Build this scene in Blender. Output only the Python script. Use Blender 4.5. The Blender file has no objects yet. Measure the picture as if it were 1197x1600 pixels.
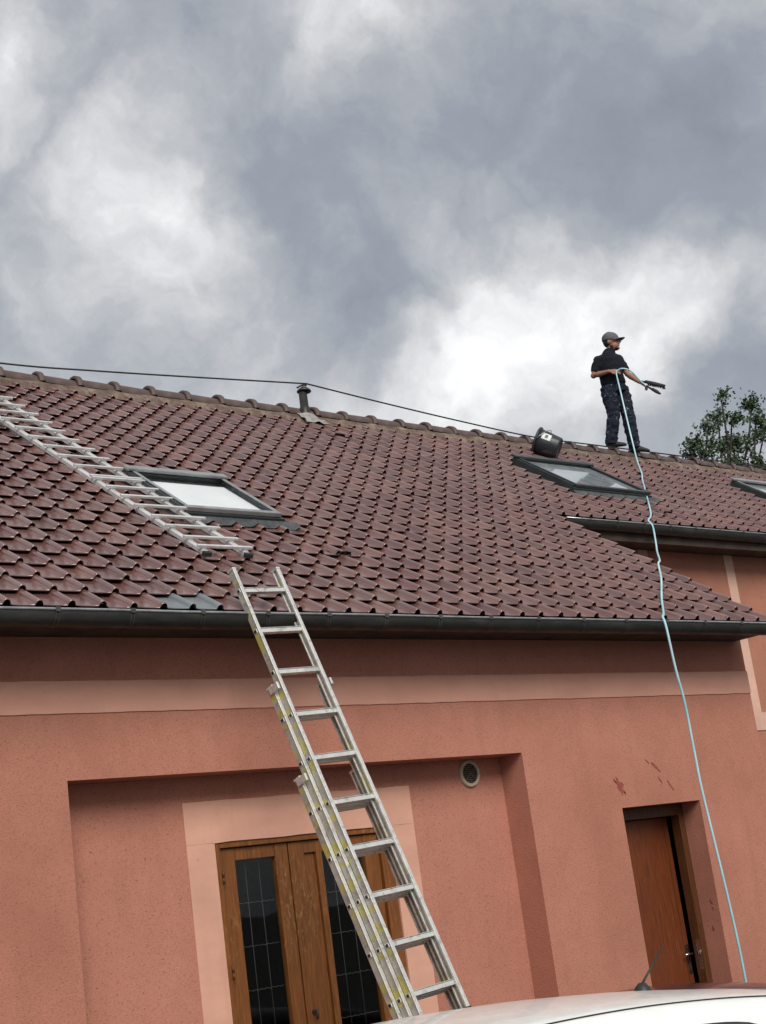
import bpy, bmesh, math, random
from mathutils import Vector, Matrix, noise
R = math.radians
random.seed(7)
sc = bpy.context.scene
col = sc.collection

# ------------------------------------------------------------------ camera
CAM = Vector((0, -8.6, 2.0))
cd = bpy.data.cameras.new('camera'); cam = bpy.data.objects.new('camera', cd); col.objects.link(cam)
rx = Vector((0.7597261, -0.63679049, -0.13158315)); ux = Vector((-0.0593152, -0.26938466, 0.96120425)); fx = Vector((0.64753221, 0.72244708, 0.24242991))
cam.matrix_world = Matrix(((rx.x, ux.x, -fx.x, CAM.x), (rx.y, ux.y, -fx.y, CAM.y), (rx.z, ux.z, -fx.z, CAM.z), (0, 0, 0, 1)))
cd.sensor_fit = 'VERTICAL'; cd.sensor_height = 24; cd.lens = 2365 / 1600 * 24
cd.clip_start = 0.05; cd.clip_end = 3000
sc.camera = cam

# ------------------------------------------------------------------ world, sun, exposure
SUN_EL, SUN_AZ = 39.0, 203.0      # azimuth clockwise from +Y
w = bpy.data.worlds.new('World'); sc.world = w; w.use_nodes = True
nt = w.node_tree; nt.nodes.clear()
def N(t, **k):
    n = nt.nodes.new(t)
    for a, b in k.items(): setattr(n, a, b)
    return n
def L(a, b): nt.links.new(a, b)
def math_node(op, a, b=None, c=None, clamp=False):
    n = N('ShaderNodeMath', operation=op); n.use_clamp = clamp
    for i, v in enumerate((a, b, c)):
        if v is None: continue
        if isinstance(v, (int, float)): n.inputs[i].default_value = v
        else: L(v, n.inputs[i])
    return n.outputs[0]
out = N('ShaderNodeOutputWorld')
sky = N('ShaderNodeTexSky', sky_type='NISHITA'); sky.sun_disc = False
sky.sun_elevation = R(SUN_EL); sky.sun_rotation = R(SUN_AZ); sky.air_density = 1.2; sky.dust_density = 2.0
tc = N('ShaderNodeTexCoord')
wn = N('ShaderNodeTexNoise'); wn.inputs['Scale'].default_value = 8.0; wn.inputs['Detail'].default_value = 7; wn.inputs['Roughness'].default_value = .56
L(tc.outputs['Generated'], wn.inputs['Vector'])
sub = N('ShaderNodeVectorMath', operation='SUBTRACT'); L(wn.outputs['Color'], sub.inputs[0]); sub.inputs[1].default_value = (.5, .5, .5)
scl = N('ShaderNodeVectorMath', operation='SCALE'); L(sub.outputs[0], scl.inputs[0]); scl.inputs['Scale'].default_value = .135
wv = N('ShaderNodeVectorMath', operation='ADD'); L(tc.outputs['Generated'], wv.inputs[0]); L(scl.outputs[0], wv.inputs[1])
def skydir(px, py):
    return ((px - 598.5) / 2365 * rx - (py - 800) / 2365 * ux + fx).normalized()
# the cloud banks of this sky: centre direction, radius, weight (bright gaps +, dark bellies -)
BANKS = [((975, 470), .065, .38), ((870, 505), .065, .27), ((1130, 450), .045, .36), ((715, 600), .070, .17), ((800, 575), .06, .08), ((195, 215), .042, .18), ((300, 300), .038, .20),
         ((650, 330), .028, .26), ((420, 420), .055, .06), ((90, 400), .060, .02), ((545, 5), .026, .26), ((490, 110), .045, .08), ((835, 250), .028, .14), ((30, 90), .05, .06), ((350, 520), .06, .06),
         ((930, 250), .130, -.19), ((1110, 300), .085, -.15), ((330, 200), .045, -.15), ((425, 275), .055, -.20), ((555, 350), .058, -.25), ((600, 490), .055, -.22), ((550, 560), .050, -.12),
         ((190, 60), .065, -.13), ((800, 100), .10, -.08), ((40, 510), .08, -.12), ((1185, 575), .050, -.42), ((640, 200), .055, -.13), ((1060, 130), .07, -.10), ((1010, 625), .05, -.08)]
acc = None
for (p, rad, wt) in BANKS:
    d = skydir(*p)
    dn = N('ShaderNodeVectorMath', operation='DISTANCE'); L(wv.outputs[0], dn.inputs[0]); dn.inputs[1].default_value = d
    q = math_node('DIVIDE', dn.outputs['Value'], rad)
    q = math_node('MULTIPLY', q, q)
    q = math_node('MULTIPLY', q, -1.0)
    q = math_node('EXPONENT', q)
    acc = math_node('MULTIPLY', q, wt) if acc is None else math_node('MULTIPLY_ADD', q, wt, acc)
fb = N('ShaderNodeTexNoise'); fb.inputs['Scale'].default_value = 5.0; fb.inputs['Detail'].default_value = 9; fb.inputs['Roughness'].default_value = .55; fb.inputs['Distortion'].default_value = .35
L(wv.outputs[0], fb.inputs['Vector'])
fb2 = N('ShaderNodeTexNoise'); fb2.inputs['Scale'].default_value = 13.0; fb2.inputs['Detail'].default_value = 8; fb2.inputs['Roughness'].default_value = .63; fb2.inputs['Distortion'].default_value = .0
L(wv.outputs[0], fb2.inputs['Vector'])
fbc = math_node('ADD', math_node('MULTIPLY_ADD', fb.outputs['Fac'], .70, -.35), math_node('MULTIPLY_ADD', fb2.outputs['Fac'], .50, -.25))
fb3 = N('ShaderNodeTexNoise'); fb3.inputs['Scale'].default_value = 7.0; fb3.inputs['Detail'].default_value = 6; fb3.inputs['Roughness'].default_value = .52
L(wv.outputs[0], fb3.inputs['Vector'])
bil = math_node('ABSOLUTE', math_node('MULTIPLY_ADD', fb3.outputs['Fac'], 2.0, -1.0))          # billowing heads with darker creases
fbc = math_node('ADD', fbc, math_node('MULTIPLY_ADD', bil, .62, -.12))
br = math_node('ADD', math_node('ADD', acc, fbc), .590, clamp=True)
ramp = N('ShaderNodeValToRGB'); L(br, ramp.inputs['Fac'])
cr = ramp.color_ramp
stops = [(0.0, (.25, .278, .328)), (.28, (.325, .35, .40)), (.46, (.43, .45, .485)), (.60, (.555, .567, .588)), (.75, (.72, .726, .738)), (1.0, (1.06, 1.06, 1.06))]
cr.elements[0].position = stops[0][0]; cr.elements[0].color = (*stops[0][1], 1)
cr.elements[1].position = 1.0; cr.elements[1].color = (*stops[-1][1], 1)
for p, c in stops[1:-1]:
    e = cr.elements.new(p); e.color = (*c, 1)
bg1 = N('ShaderNodeBackground'); L(sky.outputs[0], bg1.inputs[0]); bg1.inputs[1].default_value = .06
bg2 = N('ShaderNodeBackground'); L(ramp.outputs[0], bg2.inputs[0]); bg2.inputs[1].default_value = .51
mx = N('ShaderNodeMixShader'); mx.inputs[0].default_value = .95
L(bg1.outputs[0], mx.inputs[1]); L(bg2.outputs[0], mx.inputs[2]); L(mx.outputs[0], out.inputs[0])

sd = bpy.data.lights.new('sun', 'SUN'); sd.energy = 1.5; sd.angle = R(32); sd.color = (1, .965, .91)
so = bpy.data.objects.new('sun', sd); col.objects.link(so)
sdir = Vector((math.sin(R(SUN_AZ)) * math.cos(R(SUN_EL)), math.cos(R(SUN_AZ)) * math.cos(R(SUN_EL)), math.sin(R(SUN_EL))))
so.rotation_euler = sdir.to_track_quat('Z', 'Y').to_euler(); so.location = (0, -20, 30)
sc.view_settings.view_transform = 'Standard'; sc.view_settings.look = 'None'
sc.view_settings.gamma = 1; sc.view_settings.use_curve_mapping = False
sc.view_settings.exposure = 1.03

# ------------------------------------------------------------------ helpers
def tag(o, label=None, cat=None, group=None, kind=None):
    if label: o['label'] = label
    if cat: o['category'] = cat
    if group: o['group'] = group
    if kind: o['kind'] = kind
    return o
def empty(name, loc=(0, 0, 0), rz=0, parent=None):
    o = bpy.data.objects.new(name, None); col.objects.link(o); o.location = loc; o.rotation_euler = (0, 0, rz)
    o.empty_display_size = .2
    if parent: o.parent = parent
    return o
def link(name, me, parent=None):
    o = bpy.data.objects.new(name, me); col.objects.link(o)
    if parent: o.parent = parent
    return o
def frame_of(t):
    t = t.normalized()
    a = Vector((0, 0, 1)) if abs(t.z) < .9 else Vector((1, 0, 0))
    u = t.cross(a).normalized(); v = u.cross(t).normalized()
    return u, v
class MB:
    def __init__(s): s.v = []; s.f = []; s.sm = []
    def add(s, vs, fs, smooth=False):
        o = len(s.v); s.v += [Vector(p) for p in vs]
        for f in fs: s.f.append(tuple(i + o for i in f)); s.sm.append(smooth)
        return s
    def box(s, lo, hi, M=None):
        x0, y0, z0 = lo; x1, y1, z1 = hi
        vs = [Vector(p) for p in ((x0, y0, z0), (x1, y0, z0), (x1, y1, z0), (x0, y1, z0), (x0, y0, z1), (x1, y0, z1), (x1, y1, z1), (x0, y1, z1))]
        if M is not None: vs = [M @ p for p in vs]
        return s.add(vs, [(0, 3, 2, 1), (4, 5, 6, 7), (0, 1, 5, 4), (1, 2, 6, 5), (2, 3, 7, 6), (3, 0, 4, 7)])
    def obox(s, o, a, b, c):   # oriented box: origin corner + three edge vectors
        o, a, b, c = map(Vector, (o, a, b, c))
        vs = [o, o + a, o + a + b, o + b, o + c, o + a + c, o + a + b + c, o + b + c]
        fs = [(0, 3, 2, 1), (4, 5, 6, 7), (0, 1, 5, 4), (1, 2, 6, 5), (2, 3, 7, 6), (3, 0, 4, 7)]
        if a.cross(b).dot(c) < 0: fs = [f[::-1] for f in fs]
        return s.add(vs, fs)
    def quad(s, *p): return s.add(p, [tuple(range(len(p)))])
    def tube(s, pts, rad, n=8, cap=True, smooth=True, ry=None):
        pts = [Vector(p) for p in pts]
        if isinstance(rad, (int, float)): rad = [rad] * len(pts)
        vs = []; u = v = None
        for i, p in enumerate(pts):
            t = (pts[min(i + 1, len(pts) - 1)] - pts[max(i - 1, 0)]).normalized()
            if u is None: u, v = frame_of(t)
            else:
                u = (u - t * u.dot(t)).normalized(); v = u.cross(t).normalized() * (1)
            for k in range(n):
                a = 2 * math.pi * k / n
                vs.append(p + (u * math.cos(a) + v * math.sin(a)) * rad[i])
        fs = []
        for i in range(len(pts) - 1):
            for k in range(n):
                fs.append((i * n + k, i * n + (k + 1) % n, (i + 1) * n + (k + 1) % n, (i + 1) * n + k))
        s.add(vs, fs, smooth)
        if cap:
            m = len(pts) - 1; o = len(s.v) - len(vs)
            s.f.append(tuple(o + k for k in range(n))[::-1]); s.sm.append(False)
            s.f.append(tuple(o + m * n + k for k in range(n))); s.sm.append(False)
        return s
    def lathe(s, prof, o, ax, n=24, smooth=True):  # prof: (radius, height) along ax
        o = Vector(o); ax = Vector(ax).normalized(); u, v = frame_of(ax); vs = []
        for (r_, h) in prof:
            for k in range(n):
                a = 2 * math.pi * k / n
                vs.append(o + ax * h + (u * math.cos(a) + v * math.sin(a)) * r_)
        fs = [(i * n + k, i * n + (k + 1) % n, (i + 1) * n + (k + 1) % n, (i + 1) * n + k) for i in range(len(prof) - 1) for k in range(n)]
        return s.add(vs, fs, smooth)
    def mesh(s, name, mat):
        me = bpy.data.meshes.new(name); me.from_pydata([tuple(p) for p in s.v], [], s.f)
        me.polygons.foreach_set('use_smooth', s.sm)
        if mat: me.materials.append(mat)
        bm = bmesh.new(); bm.from_mesh(me); bmesh.ops.recalc_face_normals(bm, faces=bm.faces); bm.to_mesh(me); bm.free()
        me.update(); return me
    def build(s, name, mat, parent=None, bevel=0, recalc=True):
        o = link(name, s.mesh(name, mat), parent)
        if bevel:
            b = o.modifiers.new('bevel', 'BEVEL'); b.width = bevel; b.segments = 2; b.limit_method = 'ANGLE'; b.angle_limit = R(40)
        return o
def copy_tree(o, parent=None):
    c = o.copy(); col.objects.link(c); c.parent = parent
    for ch in list(o.children): copy_tree(ch, c)
    return c

# ------------------------------------------------------------------ materials
class Mat:
    def __init__(s, name):
        s.m = bpy.data.materials.new(name); s.m.use_nodes = True; s.t = s.m.node_tree
        s.b = s.t.nodes['Principled BSDF']; s._pos = None
    def n(s, t, **k):
        x = s.t.nodes.new(t)
        for a, b in k.items(): setattr(x, a, b)
        return x
    def l(s, a, b): s.t.links.new(a, b)
    def pos(s):
        if s._pos is None: s._pos = s.n('ShaderNodeTexCoord').outputs['Object']
        return s._pos
    def world(s): return s.n('ShaderNodeNewGeometry').outputs['Position']
    def noise(s, scale, detail=4, rough=.55, vec=None, stretch=None, dist=0):
        x = s.n('ShaderNodeTexNoise'); x.inputs['Scale'].default_value = scale; x.inputs['Detail'].default_value = detail
        x.inputs['Roughness'].default_value = rough; x.inputs['Distortion'].default_value = dist
        v = vec or s.pos()
        if stretch:
            mp = s.n('ShaderNodeMapping'); mp.inputs['Scale'].default_value = stretch; s.l(v, mp.inputs['Vector']); v = mp.outputs[0]
        s.l(v, x.inputs['Vector']); return x.outputs['Fac']
    def ramp(s, fac, stops):
        x = s.n('ShaderNodeValToRGB'); s.l(fac, x.inputs['Fac']); e = x.color_ramp.elements
        e[0].position, e[0].color = stops[0][0], (*stops[0][1], 1); e[1].position, e[1].color = stops[-1][0], (*stops[-1][1], 1)
        for p, c in stops[1:-1]: q = e.new(p); q.color = (*c, 1)
        return x.outputs['Color']
    def rng(s, fac, a, b, c, d):
        x = s.n('ShaderNodeMapRange'); s.l(fac, x.inputs['Value'])
        for i, v in enumerate((a, b, c, d)): x.inputs[i + 1].default_value = v
        return x.outputs[0]
    def mix(s, fac, a, b, mode='MIX'):
        x = s.n('ShaderNodeMix', data_type='RGBA', blend_type=mode)
        for sock, v in ((x.inputs['Factor'], fac), (x.inputs[6], a), (x.inputs[7], b)):
            if isinstance(v, (int, float)): sock.default_value = v
            elif isinstance(v, tuple): sock.default_value = (*v, 1)
            else: s.l(v, sock)
        return x.outputs[2]
    def color(s, v):
        if isinstance(v, tuple): s.b.inputs['Base Color'].default_value = (*v, 1)
        else: s.l(v, s.b.inputs['Base Color'])
        return s
    def rough(s, v):
        if isinstance(v, (int, float)): s.b.inputs['Roughness'].default_value = v
        else: s.l(v, s.b.inputs['Roughness'])
        return s
    def metal(s, v): s.b.inputs['Metallic'].default_value = v; return s
    def spec(s, v): s.b.inputs['Specular IOR Level'].default_value = v; return s
    def bump(s, h, strength=.3, dist=.01, prev=None):
        x = s.n('ShaderNodeBump'); x.inputs['Strength'].default_value = strength; x.inputs['Distance'].default_value = dist
        s.l(h, x.inputs['Height'])
        if prev: s.l(prev, x.inputs['Normal'])
        s.l(x.outputs[0], s.b.inputs['Normal']); return x.outputs[0]

def simple(name, c, rough=.6, metal=0, var=.25, scale=8, bump=.1, bs=60, spec=.5):
    m = Mat(name); f = m.noise(scale, 5)
    m.color(m.ramp(f, [(.3, tuple(x * (1 - var) for x in c)), (.7, tuple(min(1, x * (1 + var)) for x in c))]))
    m.rough(m.rng(m.noise(scale * 1.7, 3), .3, .7, max(0, rough - .1), min(1, rough + .1))).metal(metal).spec(spec)
    if bump: m.bump(m.noise(bs, 3), bump, .004)
    return m.m

def stucco(name, c, grain=1.0):
    m = Mat(name); ofs = m.n('ShaderNodeVectorMath', operation='ADD'); m.l(m.world(), ofs.inputs[0]); ofs.inputs[1].default_value = (.37, .613, .231); p = ofs.outputs[0]
    big = m.noise(.55, 5, .6, vec=p); mid = m.noise(4, 5, .6, vec=p); fine = m.noise(120, 3, .6, vec=p)
    a = m.ramp(big, [(.32, tuple(x * .80 for x in c)), (.5, c), (.7, (min(1, c[0] * 1.10), c[1] * 1.13, c[2] * 1.16))])
    a = m.mix(m.rng(mid, .42, .72, 0, .38), a, tuple(x * .8 for x in c))
    streak = m.noise(3.0, 5, .6, vec=p, stretch=(2.3, 2.3, .30))     # rain streaks run down the render
    a = m.mix(m.rng(streak, .54, .80, 0, .34), a, tuple(x * .68 for x in c))
    pat = m.noise(.9, 3, .45, vec=p, dist=.8)
    a = m.mix(m.rng(pat, .57, .62, 0, .16), a, (min(1, c[0] * 1.16), c[1] * 1.26, c[2] * 1.3))
    a = m.mix(m.rng(fine, .52, .66, 0, .42 * grain), a, tuple(x * .42 for x in c))
    pit = m.noise(78, 2, .5, vec=p)
    a = m.mix(m.rng(pit, .65, .72, 0, .62 * grain), a, tuple(x * .25 for x in c))
    m.color(a).rough(.93).spec(.2)
    vor = m.n('ShaderNodeTexVoronoi'); vor.inputs['Scale'].default_value = 150; m.l(p, vor.inputs['Vector'])
    b1 = m.bump(vor.outputs['Distance'], .30 * grain, .006)
    m.bump(m.noise(60, 3, vec=p), .30 * grain, .006, b1)
    return m.m

M = {}
M['stucco'] = stucco('terracotta_stucco', (.445, .188, .130))
M['stucco_annex'] = stucco('annex_stucco', (.42, .183, .122), .7)
def smooth_plaster(name, c):
    m = Mat(name); p = m.world()
    f = m.noise(1.6, 6, .6, vec=p, stretch=(1, 1, 2.5))
    a = m.ramp(f, [(.3, tuple(x * .88 for x in c)), (.7, tuple(min(1, x * 1.08) for x in c))])
    a = m.mix(m.rng(m.noise(2.2, 5, .6, vec=p, stretch=(4, 4, .3)), .55, .8, 0, .25), a, tuple(x * .72 for x in c))
    a = m.mix(m.rng(m.noise(45, 3, vec=p), .68, .76, 0, .4), a, tuple(x * .5 for x in c))
    m.color(a).rough(.85).spec(.25); m.bump(m.noise(90, 4, vec=p), .15, .004); return m.m
M['band'] = smooth_plaster('smooth_band_plaster', (.57, .295, .222))
M['surround'] = smooth_plaster('pale_surround_plaster', (.62, .335, .243))
M['strip'] = smooth_plaster('pale_strip_plaster', (.64, .40, .31))
M['stain'] = simple('red_splash', (.27, .062, .045), .8, var=.3, scale=30, bump=.3)

COLP, ROWP, COSR, SINR = .2205, .253, math.cos(R(34.86)), math.sin(R(34.86))
S0, Z0, X0 = -.5606, 4.2694, 4.175 - .175 - .2205 * 12
def tile_mat():
    m = Mat('red_brown_roof_tile'); p = m.world()
    sp = m.n('ShaderNodeSeparateXYZ'); m.l(p, sp.inputs[0])
    def mth(op, a, b):
        x = m.n('ShaderNodeMath', operation=op)
        for i, v in enumerate((a, b)):
            if isinstance(v, (int, float)): x.inputs[i].default_value = v
            else: m.l(v, x.inputs[i])
        return x.outputs[0]
    cx = mth('FLOOR', mth('DIVIDE', mth('SUBTRACT', sp.outputs[0], X0), COLP), 0)
    cy = mth('FLOOR', mth('DIVIDE', mth('SUBTRACT', sp.outputs[1], S0 * COSR), ROWP * COSR), 0)
    cb = m.n('ShaderNodeCombineXYZ'); m.l(cx, cb.inputs[0]); m.l(cy, cb.inputs[1])
    wn = m.n('ShaderNodeTexWhiteNoise'); m.l(cb.outputs[0], wn.inputs['Vector'])
    base = m.ramp(wn.outputs['Value'], [(0, (.112, .048, .043)), (.35, (.145, .063, .055)), (.75, (.175, .078, .066)), (1, (.215, .104, .085))])
    g = m.noise(9, 6, .65, vec=p)
    base = m.mix(m.rng(g, .4, .72, 0, .45), base, (.105, .056, .050))
    d = m.noise(1.3, 5, .6, vec=p)
    base = m.mix(m.rng(d, .45, .72, 0, .38), base, (.20, .128, .105))        # dusty weathering
    lich = m.noise(26, 4, .7, vec=p)
    base = m.mix(m.rng(lich, .69, .74, 0, .75), base, (.36, .33, .28))         # lichen flecks
    alg = m.noise(16, 4, .7, vec=p)
    base = m.mix(m.rng(alg, .66, .76, 0, .6), base, (.035, .03, .025))
    m.color(base)
    m.rough(m.rng(m.noise(5, 5, .6, vec=p), .3, .72, .14, .40)); m.spec(1.0); m.b.inputs['Coat Weight'].default_value = .5; m.b.inputs['Coat Roughness'].default_value = .14
    b1 = m.bump(m.noise(38, 4, vec=p), .22, .006); m.bump(m.noise(240, 2, vec=p), .15, .002, b1)
    return m.m
M['tile'] = tile_mat()
M['tile_grey'] = simple('grey_replacement_tile', (.17, .19, .20), .4, var=.15)
M['ridge'] = simple('ridge_tile_clay', (.078, .050, .044), .6, var=.5, scale=6, bump=.3, bs=40)
def mortar_mat():
    m = Mat('old_mortar'); f = m.noise(7, 6, .65)
    a = m.ramp(f, [(.3, (.085, .058, .045)), (.5, (.165, .122, .095)), (.72, (.30, .245, .185))])
    a = m.mix(m.rng(m.noise(22, 4), .6, .7, 0, .7), a, (.06, .042, .034))
    m.color(a).rough(.95).spec(.15); m.bump(m.noise(30, 6, .7), .8, .03); return m.m
M['mortar'] = mortar_mat()
M['cement'] = simple('pale_cement', (.28, .27, .25), .9, var=.3, scale=14, bump=.8, bs=30)
M['deck_dark'] = simple('crack_shadow', (.09, .04, .03), .9, bump=0)
M['deck'] = simple('roof_underlay', (.03, .025, .022), .9)
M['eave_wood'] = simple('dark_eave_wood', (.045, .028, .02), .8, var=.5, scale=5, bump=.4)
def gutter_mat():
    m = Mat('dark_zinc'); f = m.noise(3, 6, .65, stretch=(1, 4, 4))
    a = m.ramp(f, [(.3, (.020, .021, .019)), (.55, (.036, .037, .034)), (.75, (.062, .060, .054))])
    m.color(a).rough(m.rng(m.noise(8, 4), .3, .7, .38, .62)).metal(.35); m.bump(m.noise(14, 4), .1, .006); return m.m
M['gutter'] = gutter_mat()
M['bracket'] = simple('galvanised_strap', (.07, .07, .066), .5, metal=.4, var=.3)
M['bead'] = simple('bright_zinc_bead', (.42, .43, .43), .32, metal=.8, var=.25, scale=12, bump=.1)  # paler than the gutter, paints in the highlight along its lip
def alu_mat(name, c, dirt):
    m = Mat(name); p = m.world()
    f = m.noise(9, 6, .65)
    a = m.ramp(f, [(.3, tuple(x * .8 for x in c)), (.7, c)])
    a = m.mix(m.rng(m.noise(18, 6, .72), .5, .72, 0, dirt), a, (.16, .14, .11))
    a = m.mix(m.rng(m.noise(55, 3, .6), .66, .72, 0, dirt), a, (.06, .055, .045))
    m.color(a).metal(.55).rough(m.rng(m.noise(14, 4), .3, .7, .36, .62)); m.bump(m.noise(50, 4), .15, .003); return m.m
M['alu'] = alu_mat('aluminium', (.78, .785, .78), .35)
M['alu_dirty'] = alu_mat('dirty_aluminium', (.74, .735, .70), .75)
def stile_mat():
    m = Mat('paint_spattered_stile'); 
    a = m.ramp(m.noise(9, 6, .65), [(.3, (.31, .30, .26)), (.7, (.54, .53, .47))])
    a = m.mix(m.rng(m.noise(14, 3, .5, stretch=(1, 1, .55)), .52, .57, 0, .85), a, (.50, .47, .09))   # old yellow sticker tape
    a = m.mix(m.rng(m.noise(20, 6, .72), .52, .72, 0, .8), a, (.20, .175, .13))
    a = m.mix(m.rng(m.noise(60, 3), .66, .72, 0, .9), a, (.05, .045, .04))
    m.color(a).metal(.25).rough(.6); m.bump(m.noise(50, 4), .25, .004); return m.m
M['stile'] = stile_mat()
M['black'] = simple('black_rubber', (.018, .018, .019), .6, bump=.1)
M['dark_frame'] = simple('dark_coated_aluminium', (.045, .052, .054), .38, metal=.4, var=.2)
M['frame_light'] = simple('pale_coated_aluminium', (.30, .31, .31), .35, metal=.5, var=.2)
M['lead'] = simple('lead_flashing', (.075, .08, .085), .5, metal=.3, var=.4, scale=12, bump=.4)
def wood_mat(name, c, worn):
    m = Mat(name)
    g = m.noise(6, 6, .6, stretch=(14, 14, .7), dist=.6)
    a = m.ramp(g, [(.3, tuple(x * .55 for x in c)), (.55, c), (.75, (c[0] * 1.35, c[1] * 1.4, c[2] * 1.5))])
    wv = m.noise(28, 5, .7, stretch=(1.6, 1.6, .6)); zone = m.noise(1.5, 4, .6)
    x = m.n('ShaderNodeMath', operation='MULTIPLY'); m.l(m.rng(wv, .52, .64, 0, 1), x.inputs[0]); m.l(m.rng(zone, .42, .62, 0, worn), x.inputs[1])
    a = m.mix(x.outputs[0], a, (.36, .21, .085))
    m.color(a).rough(m.rng(wv, .3, .7, .42, .66)).spec(.4); m.bump(g, .25, .004); return m.m
M['oak'] = wood_mat('worn_varnished_oak', (.185, .062, .012), .6)
M['door_wood'] = wood_mat('orange_brown_door', (.150, .034, .007), .1)
M['frame_wood'] = wood_mat('door_frame_wood', (.095, .032, .009), .1)
def glass_mat(name):
    m = Mat(name); t = m.t; t.nodes.remove(m.b)
    fr = m.n('ShaderNodeFresnel'); fr.inputs['IOR'].default_value = 1.5
    tr_ = m.n('ShaderNodeBsdfTransparent'); tr_.inputs[0].default_value = (.95, .96, .96, 1)
    gl = m.n('ShaderNodeBsdfGlossy'); gl.inputs['Roughness'].default_value = .02
    bp = m.n('ShaderNodeBump'); bp.inputs['Strength'].default_value = .04; bp.inputs['Distance'].default_value = .01
    m.l(m.noise(4, 3), bp.inputs['Height']); m.l(bp.outputs[0], gl.inputs['Normal'])
    mx_ = m.n('ShaderNodeMixShader'); gm = m.n('ShaderNodeNewGeometry'); bf = m.n('ShaderNodeMath', operation='SUBTRACT'); bf.inputs[0].default_value = 1; m.l(gm.outputs['Backfacing'], bf.inputs[1])
    mu = m.n('ShaderNodeMath', operation='MULTIPLY'); m.l(fr.outputs[0], mu.inputs[0]); m.l(bf.outputs[0], mu.inputs[1]); m.l(mu.outputs[0], mx_.inputs[0]); m.l(tr_.outputs[0], mx_.inputs[1]); m.l(gl.outputs[0], mx_.inputs[2])
    m.l(mx_.outputs[0], t.nodes['Material Output'].inputs[0]); return m.m
M['glass'] = glass_mat('window_glass')
def roof_glass():
    m = Mat('sky_painted_roof_glass'); f = m.noise(5, 6, .65)
    m.color(m.ramp(f, [(.35, (.30, .34, .36)), (.7, (.50, .54, .56))])); m.rough(m.rng(f, .3, .7, .05, .16)); m.spec(1.0)  # sky's reflection is put into the pale blue-grey base colour
    m.b.inputs['Coat Weight'].default_value = 1.0; m.b.inputs['Coat Roughness'].default_value = .04
    return m.m
M['roof_glass'] = roof_glass()
M['wire'] = simple('pale_wire', (.09, .095, .09), .5, metal=.4)
M['blind'] = simple('white_blind', (.88, .89, .89), .8, var=.06, scale=3, bump=0)
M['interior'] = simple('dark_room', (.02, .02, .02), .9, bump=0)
M['reflection_bar'] = simple('pale_reflection', (.45, .45, .43), .7)  # pale colour for streaks reflected in the door glass
M['white_plastic'] = simple('aged_beige_plastic', (.48, .39, .28), .5, var=.12)
M['vent_slat'] = simple('brown_vent_slat', (.13, .095, .06), .6)
M['chrome'] = simple('brushed_steel', (.55, .55, .55), .25, metal=1, var=.15)
M['cable'] = simple('black_cable', (.02, .02, .02), .6, bump=0)
def hose_mat():
    m = Mat('pale_blue_hose'); f = m.noise(2.2, 4)
    m.color(m.ramp(f, [(.35, (.24, .50, .57)), (.65, (.50, .70, .74))])).rough(.35); return m.m
M['hose'] = hose_mat()
def ground_mat():
    m = Mat('courtyard_asphalt'); p = m.world()
    a = m.ramp(m.noise(.5, 6, .6, vec=p), [(.3, (.04, .039, .037)), (.7, (.075, .072, .067))])
    a = m.mix(m.rng(m.noise(60, 4, .7, vec=p), .5, .7, 0, .6), a, (.12, .115, .105))
    m.color(a).rough(.9); m.bump(m.noise(90, 4, vec=p), .5, .01); return m.m
M['ground'] = ground_mat()
def paint_mat(name, c):
    m = Mat(name); m.color(m.ramp(m.noise(5, 5), [(.3, tuple(x * .93 for x in c)), (.7, c)])); m.rough(m.rng(m.noise(20, 4), .3, .7, .28, .42))
    m.b.inputs['Coat Weight'].default_value = .6; m.b.inputs['Coat Roughness'].default_value = .06; return m.m
M['car_white'] = paint_mat('white_car_paint', (.86, .86, .82))
M['car_maroon'] = paint_mat('maroon_car_paint', (.05, .012, .016))
M['car_glass'] = simple('car_glass', (.01, .011, .012), .05, var=.1, bump=0, spec=.8)
M['tyre'] = simple('tyre_rubber', (.02, .02, .02), .8)
M['lamp'] = simple('lamp_lens', (.55, .57, .6), .1, bump=0)
M['red_lamp'] = simple('red_lens', (.3, .01, .01), .15, bump=0)
M['skin'] = simple('skin', (.29, .135, .092), .55, var=.12, scale=14, bump=.1)
M['hair'] = simple('dark_hair', (.012, .009, .008), .7, bump=.5, bs=150)
M['jaw_shade'] = simple('painted_jaw_shade', (.022, .013, .009), .8, bump=.5, bs=150)  # dark colour painted for the shade on the lower face
M['navy'] = simple('navy_cotton', (.010, .012, .019), .9, var=.25, scale=12, bump=.3, bs=120, spec=.2)
def trouser_mat():
    m = Mat('paint_spotted_work_trousers')
    a = m.ramp(m.noise(10, 5), [(.3, (.009, .012, .021)), (.7, (.020, .026, .042))])
    n1 = m.n('ShaderNodeTexNoise'); n1.inputs['Scale'].default_value = 34; n1.inputs['Detail'].default_value = 3; m.l(m.pos(), n1.inputs['Vector'])
    z = m.noise(5, 3)
    x = m.n('ShaderNodeMath', operation='MULTIPLY'); m.l(m.rng(n1.outputs['Fac'], .62, .66, 0, 1), x.inputs[0]); m.l(m.rng(z, .45, .6, .1, 1), x.inputs[1])
    a = m.mix(x.outputs[0], a, (.30, .34, .38)); m.color(a).rough(.9).spec(.2); m.bump(m.noise(16, 4), .6, .02); return m.m
M['trousers'] = trouser_mat()
M['cap_cloth'] = simple('grey_cap_cloth', (.105, .105, .118), .9, var=.2, bump=.3)
M['shoe'] = simple('dark_work_shoe', (.022, .022, .026), .7)
M['bucket'] = simple('dark_blue_black_plastic', (.020, .024, .030), .42, var=.3)
M['paper'] = simple('white_label_paper', (.72, .73, .72), .7, var=.05, bump=0)
M['bark'] = simple('bark', (.032, .027, .022), .9, var=.4, bump=.8, bs=20)
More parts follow.
